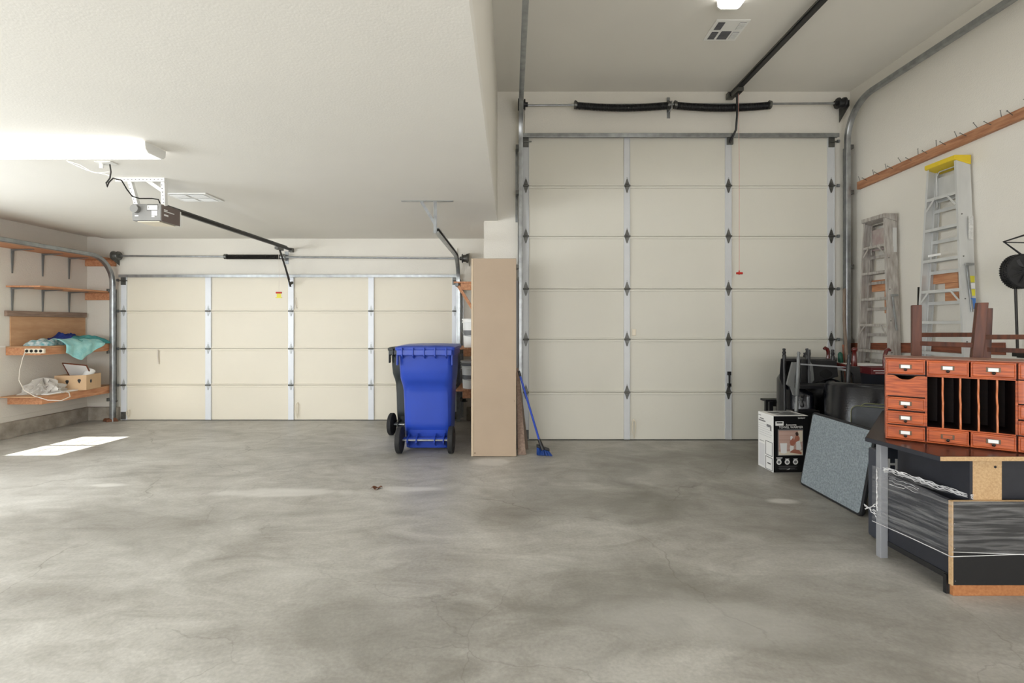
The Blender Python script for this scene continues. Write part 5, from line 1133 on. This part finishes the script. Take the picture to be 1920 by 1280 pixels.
obj('seat', MB().prism([PW(1500, 722, Yb + .12), PW(1600, 722, Yb + .12), PW(1600, 729, Yb + .12), PW(1500, 729, Yb + .12)], (0, .2, 0)), M['blkwood'], cB, world=True, bevel=.004)
# mahogany armchair with scrolled arms behind
mh = thing('mahogany_chair', 'upturned mahogany armchair with scrolled dark red arms behind the black chairs', 'chair', (3.75, 5.35, .85))
def scroll(px0, py0, px1, py1, Y, r, hook=1):
    a, b = W(px0, py0, Y), W(px1, py1, Y); h_ = Vector((-.028 * hook, 0, .0))
    obj('arm', MB().tube([a + h_ + Vector((0, 0, -.006)), a + h_ * .4 + Vector((0, 0, .006)), a + Vector((.010 * hook, 0, -.006)), a.lerp(b, .25) + Vector((.018 * hook, 0, 0)), a.lerp(b, .6) + Vector((.012 * hook, 0, 0)), b], [r * .7, r, r * 1.05, r, r * .95, r * 1.1], 12), M['mahog'], mh, world=True, smooth=60)
scroll(1549, 653, 1552, 676, 5.60, .019); scroll(1664, 656, 1659, 690, 4.95, .018, -1)
obj('front_leg', MB().turned(W(1602.5, 651, 5.15), W(1601, 690, 5.15), [(0, .014), (.05, .026), (.14, .027), (.2, .017), (.5, .024), (.85, .028), (.9, .024), (1, .03)], 16), M['mahog'], mh, world=True, smooth=50)
obj('seat_rail', MB().bar(W(1552, 679, 5.60), W(1601, 691, 5.2), .03, .05).bar(W(1601, 693, 5.2), W(1662, 694, 5.0), .03, .05), M['mahog'], mh, world=True, bevel=.004)
# white box and dark red book
wb_ = thing('white_box', 'flat white box with black print lying behind the black chairs', 'box', (3.78, 5.3, .92))
obj('carton', MB().box(3.62, 3.98, 5.26, 5.50, .921, 1.0), M['white'], wb_, world=True, bevel=.003)
obj('print', MB().box(3.64, 3.70, 5.2585, 5.26, .955, .962).box(3.66, 3.72, 5.2585, 5.26, .97, .978).box(3.65, 3.675, 5.2585, 5.26, .983, .99), M['blackprint'], wb_, world=True)
rc = thing('red_case', 'dark red printed box lid beside the cherry organiser', 'box', (3.75, 4.9, .95))
a = W(1634, 689, 5.0); b = W(1665, 702, 5.0)
obj('carton', MB().box(a.x, a.x + .30, 5.0, 5.22, b.z, a.z), M['redcover'], rc, world=True, bevel=.003)
obj('print', MB().box(a.x + .02, a.x + .16, 4.9985, 5.0, a.z - .034, a.z - .028).box(a.x + .04, a.x + .15, 4.9985, 5.0, a.z - .056, a.z - .051), M['white'], rc, world=True)
cr = thing('dark_cabinet', 'low dark cabinet at the foot of the ladders supporting the flat boxes', 'cabinet', (3.88, 5.2, 0))
obj('carcass', MB().box(3.79, 3.985, 4.99, 5.50, .002, .918), M['lamnavy'], cr, world=True, bevel=.004)
obj('door', MB().box(3.795, 3.98, 4.974, 4.989, .01, .91), M['lamblk'], cr, world=True, bevel=.003)
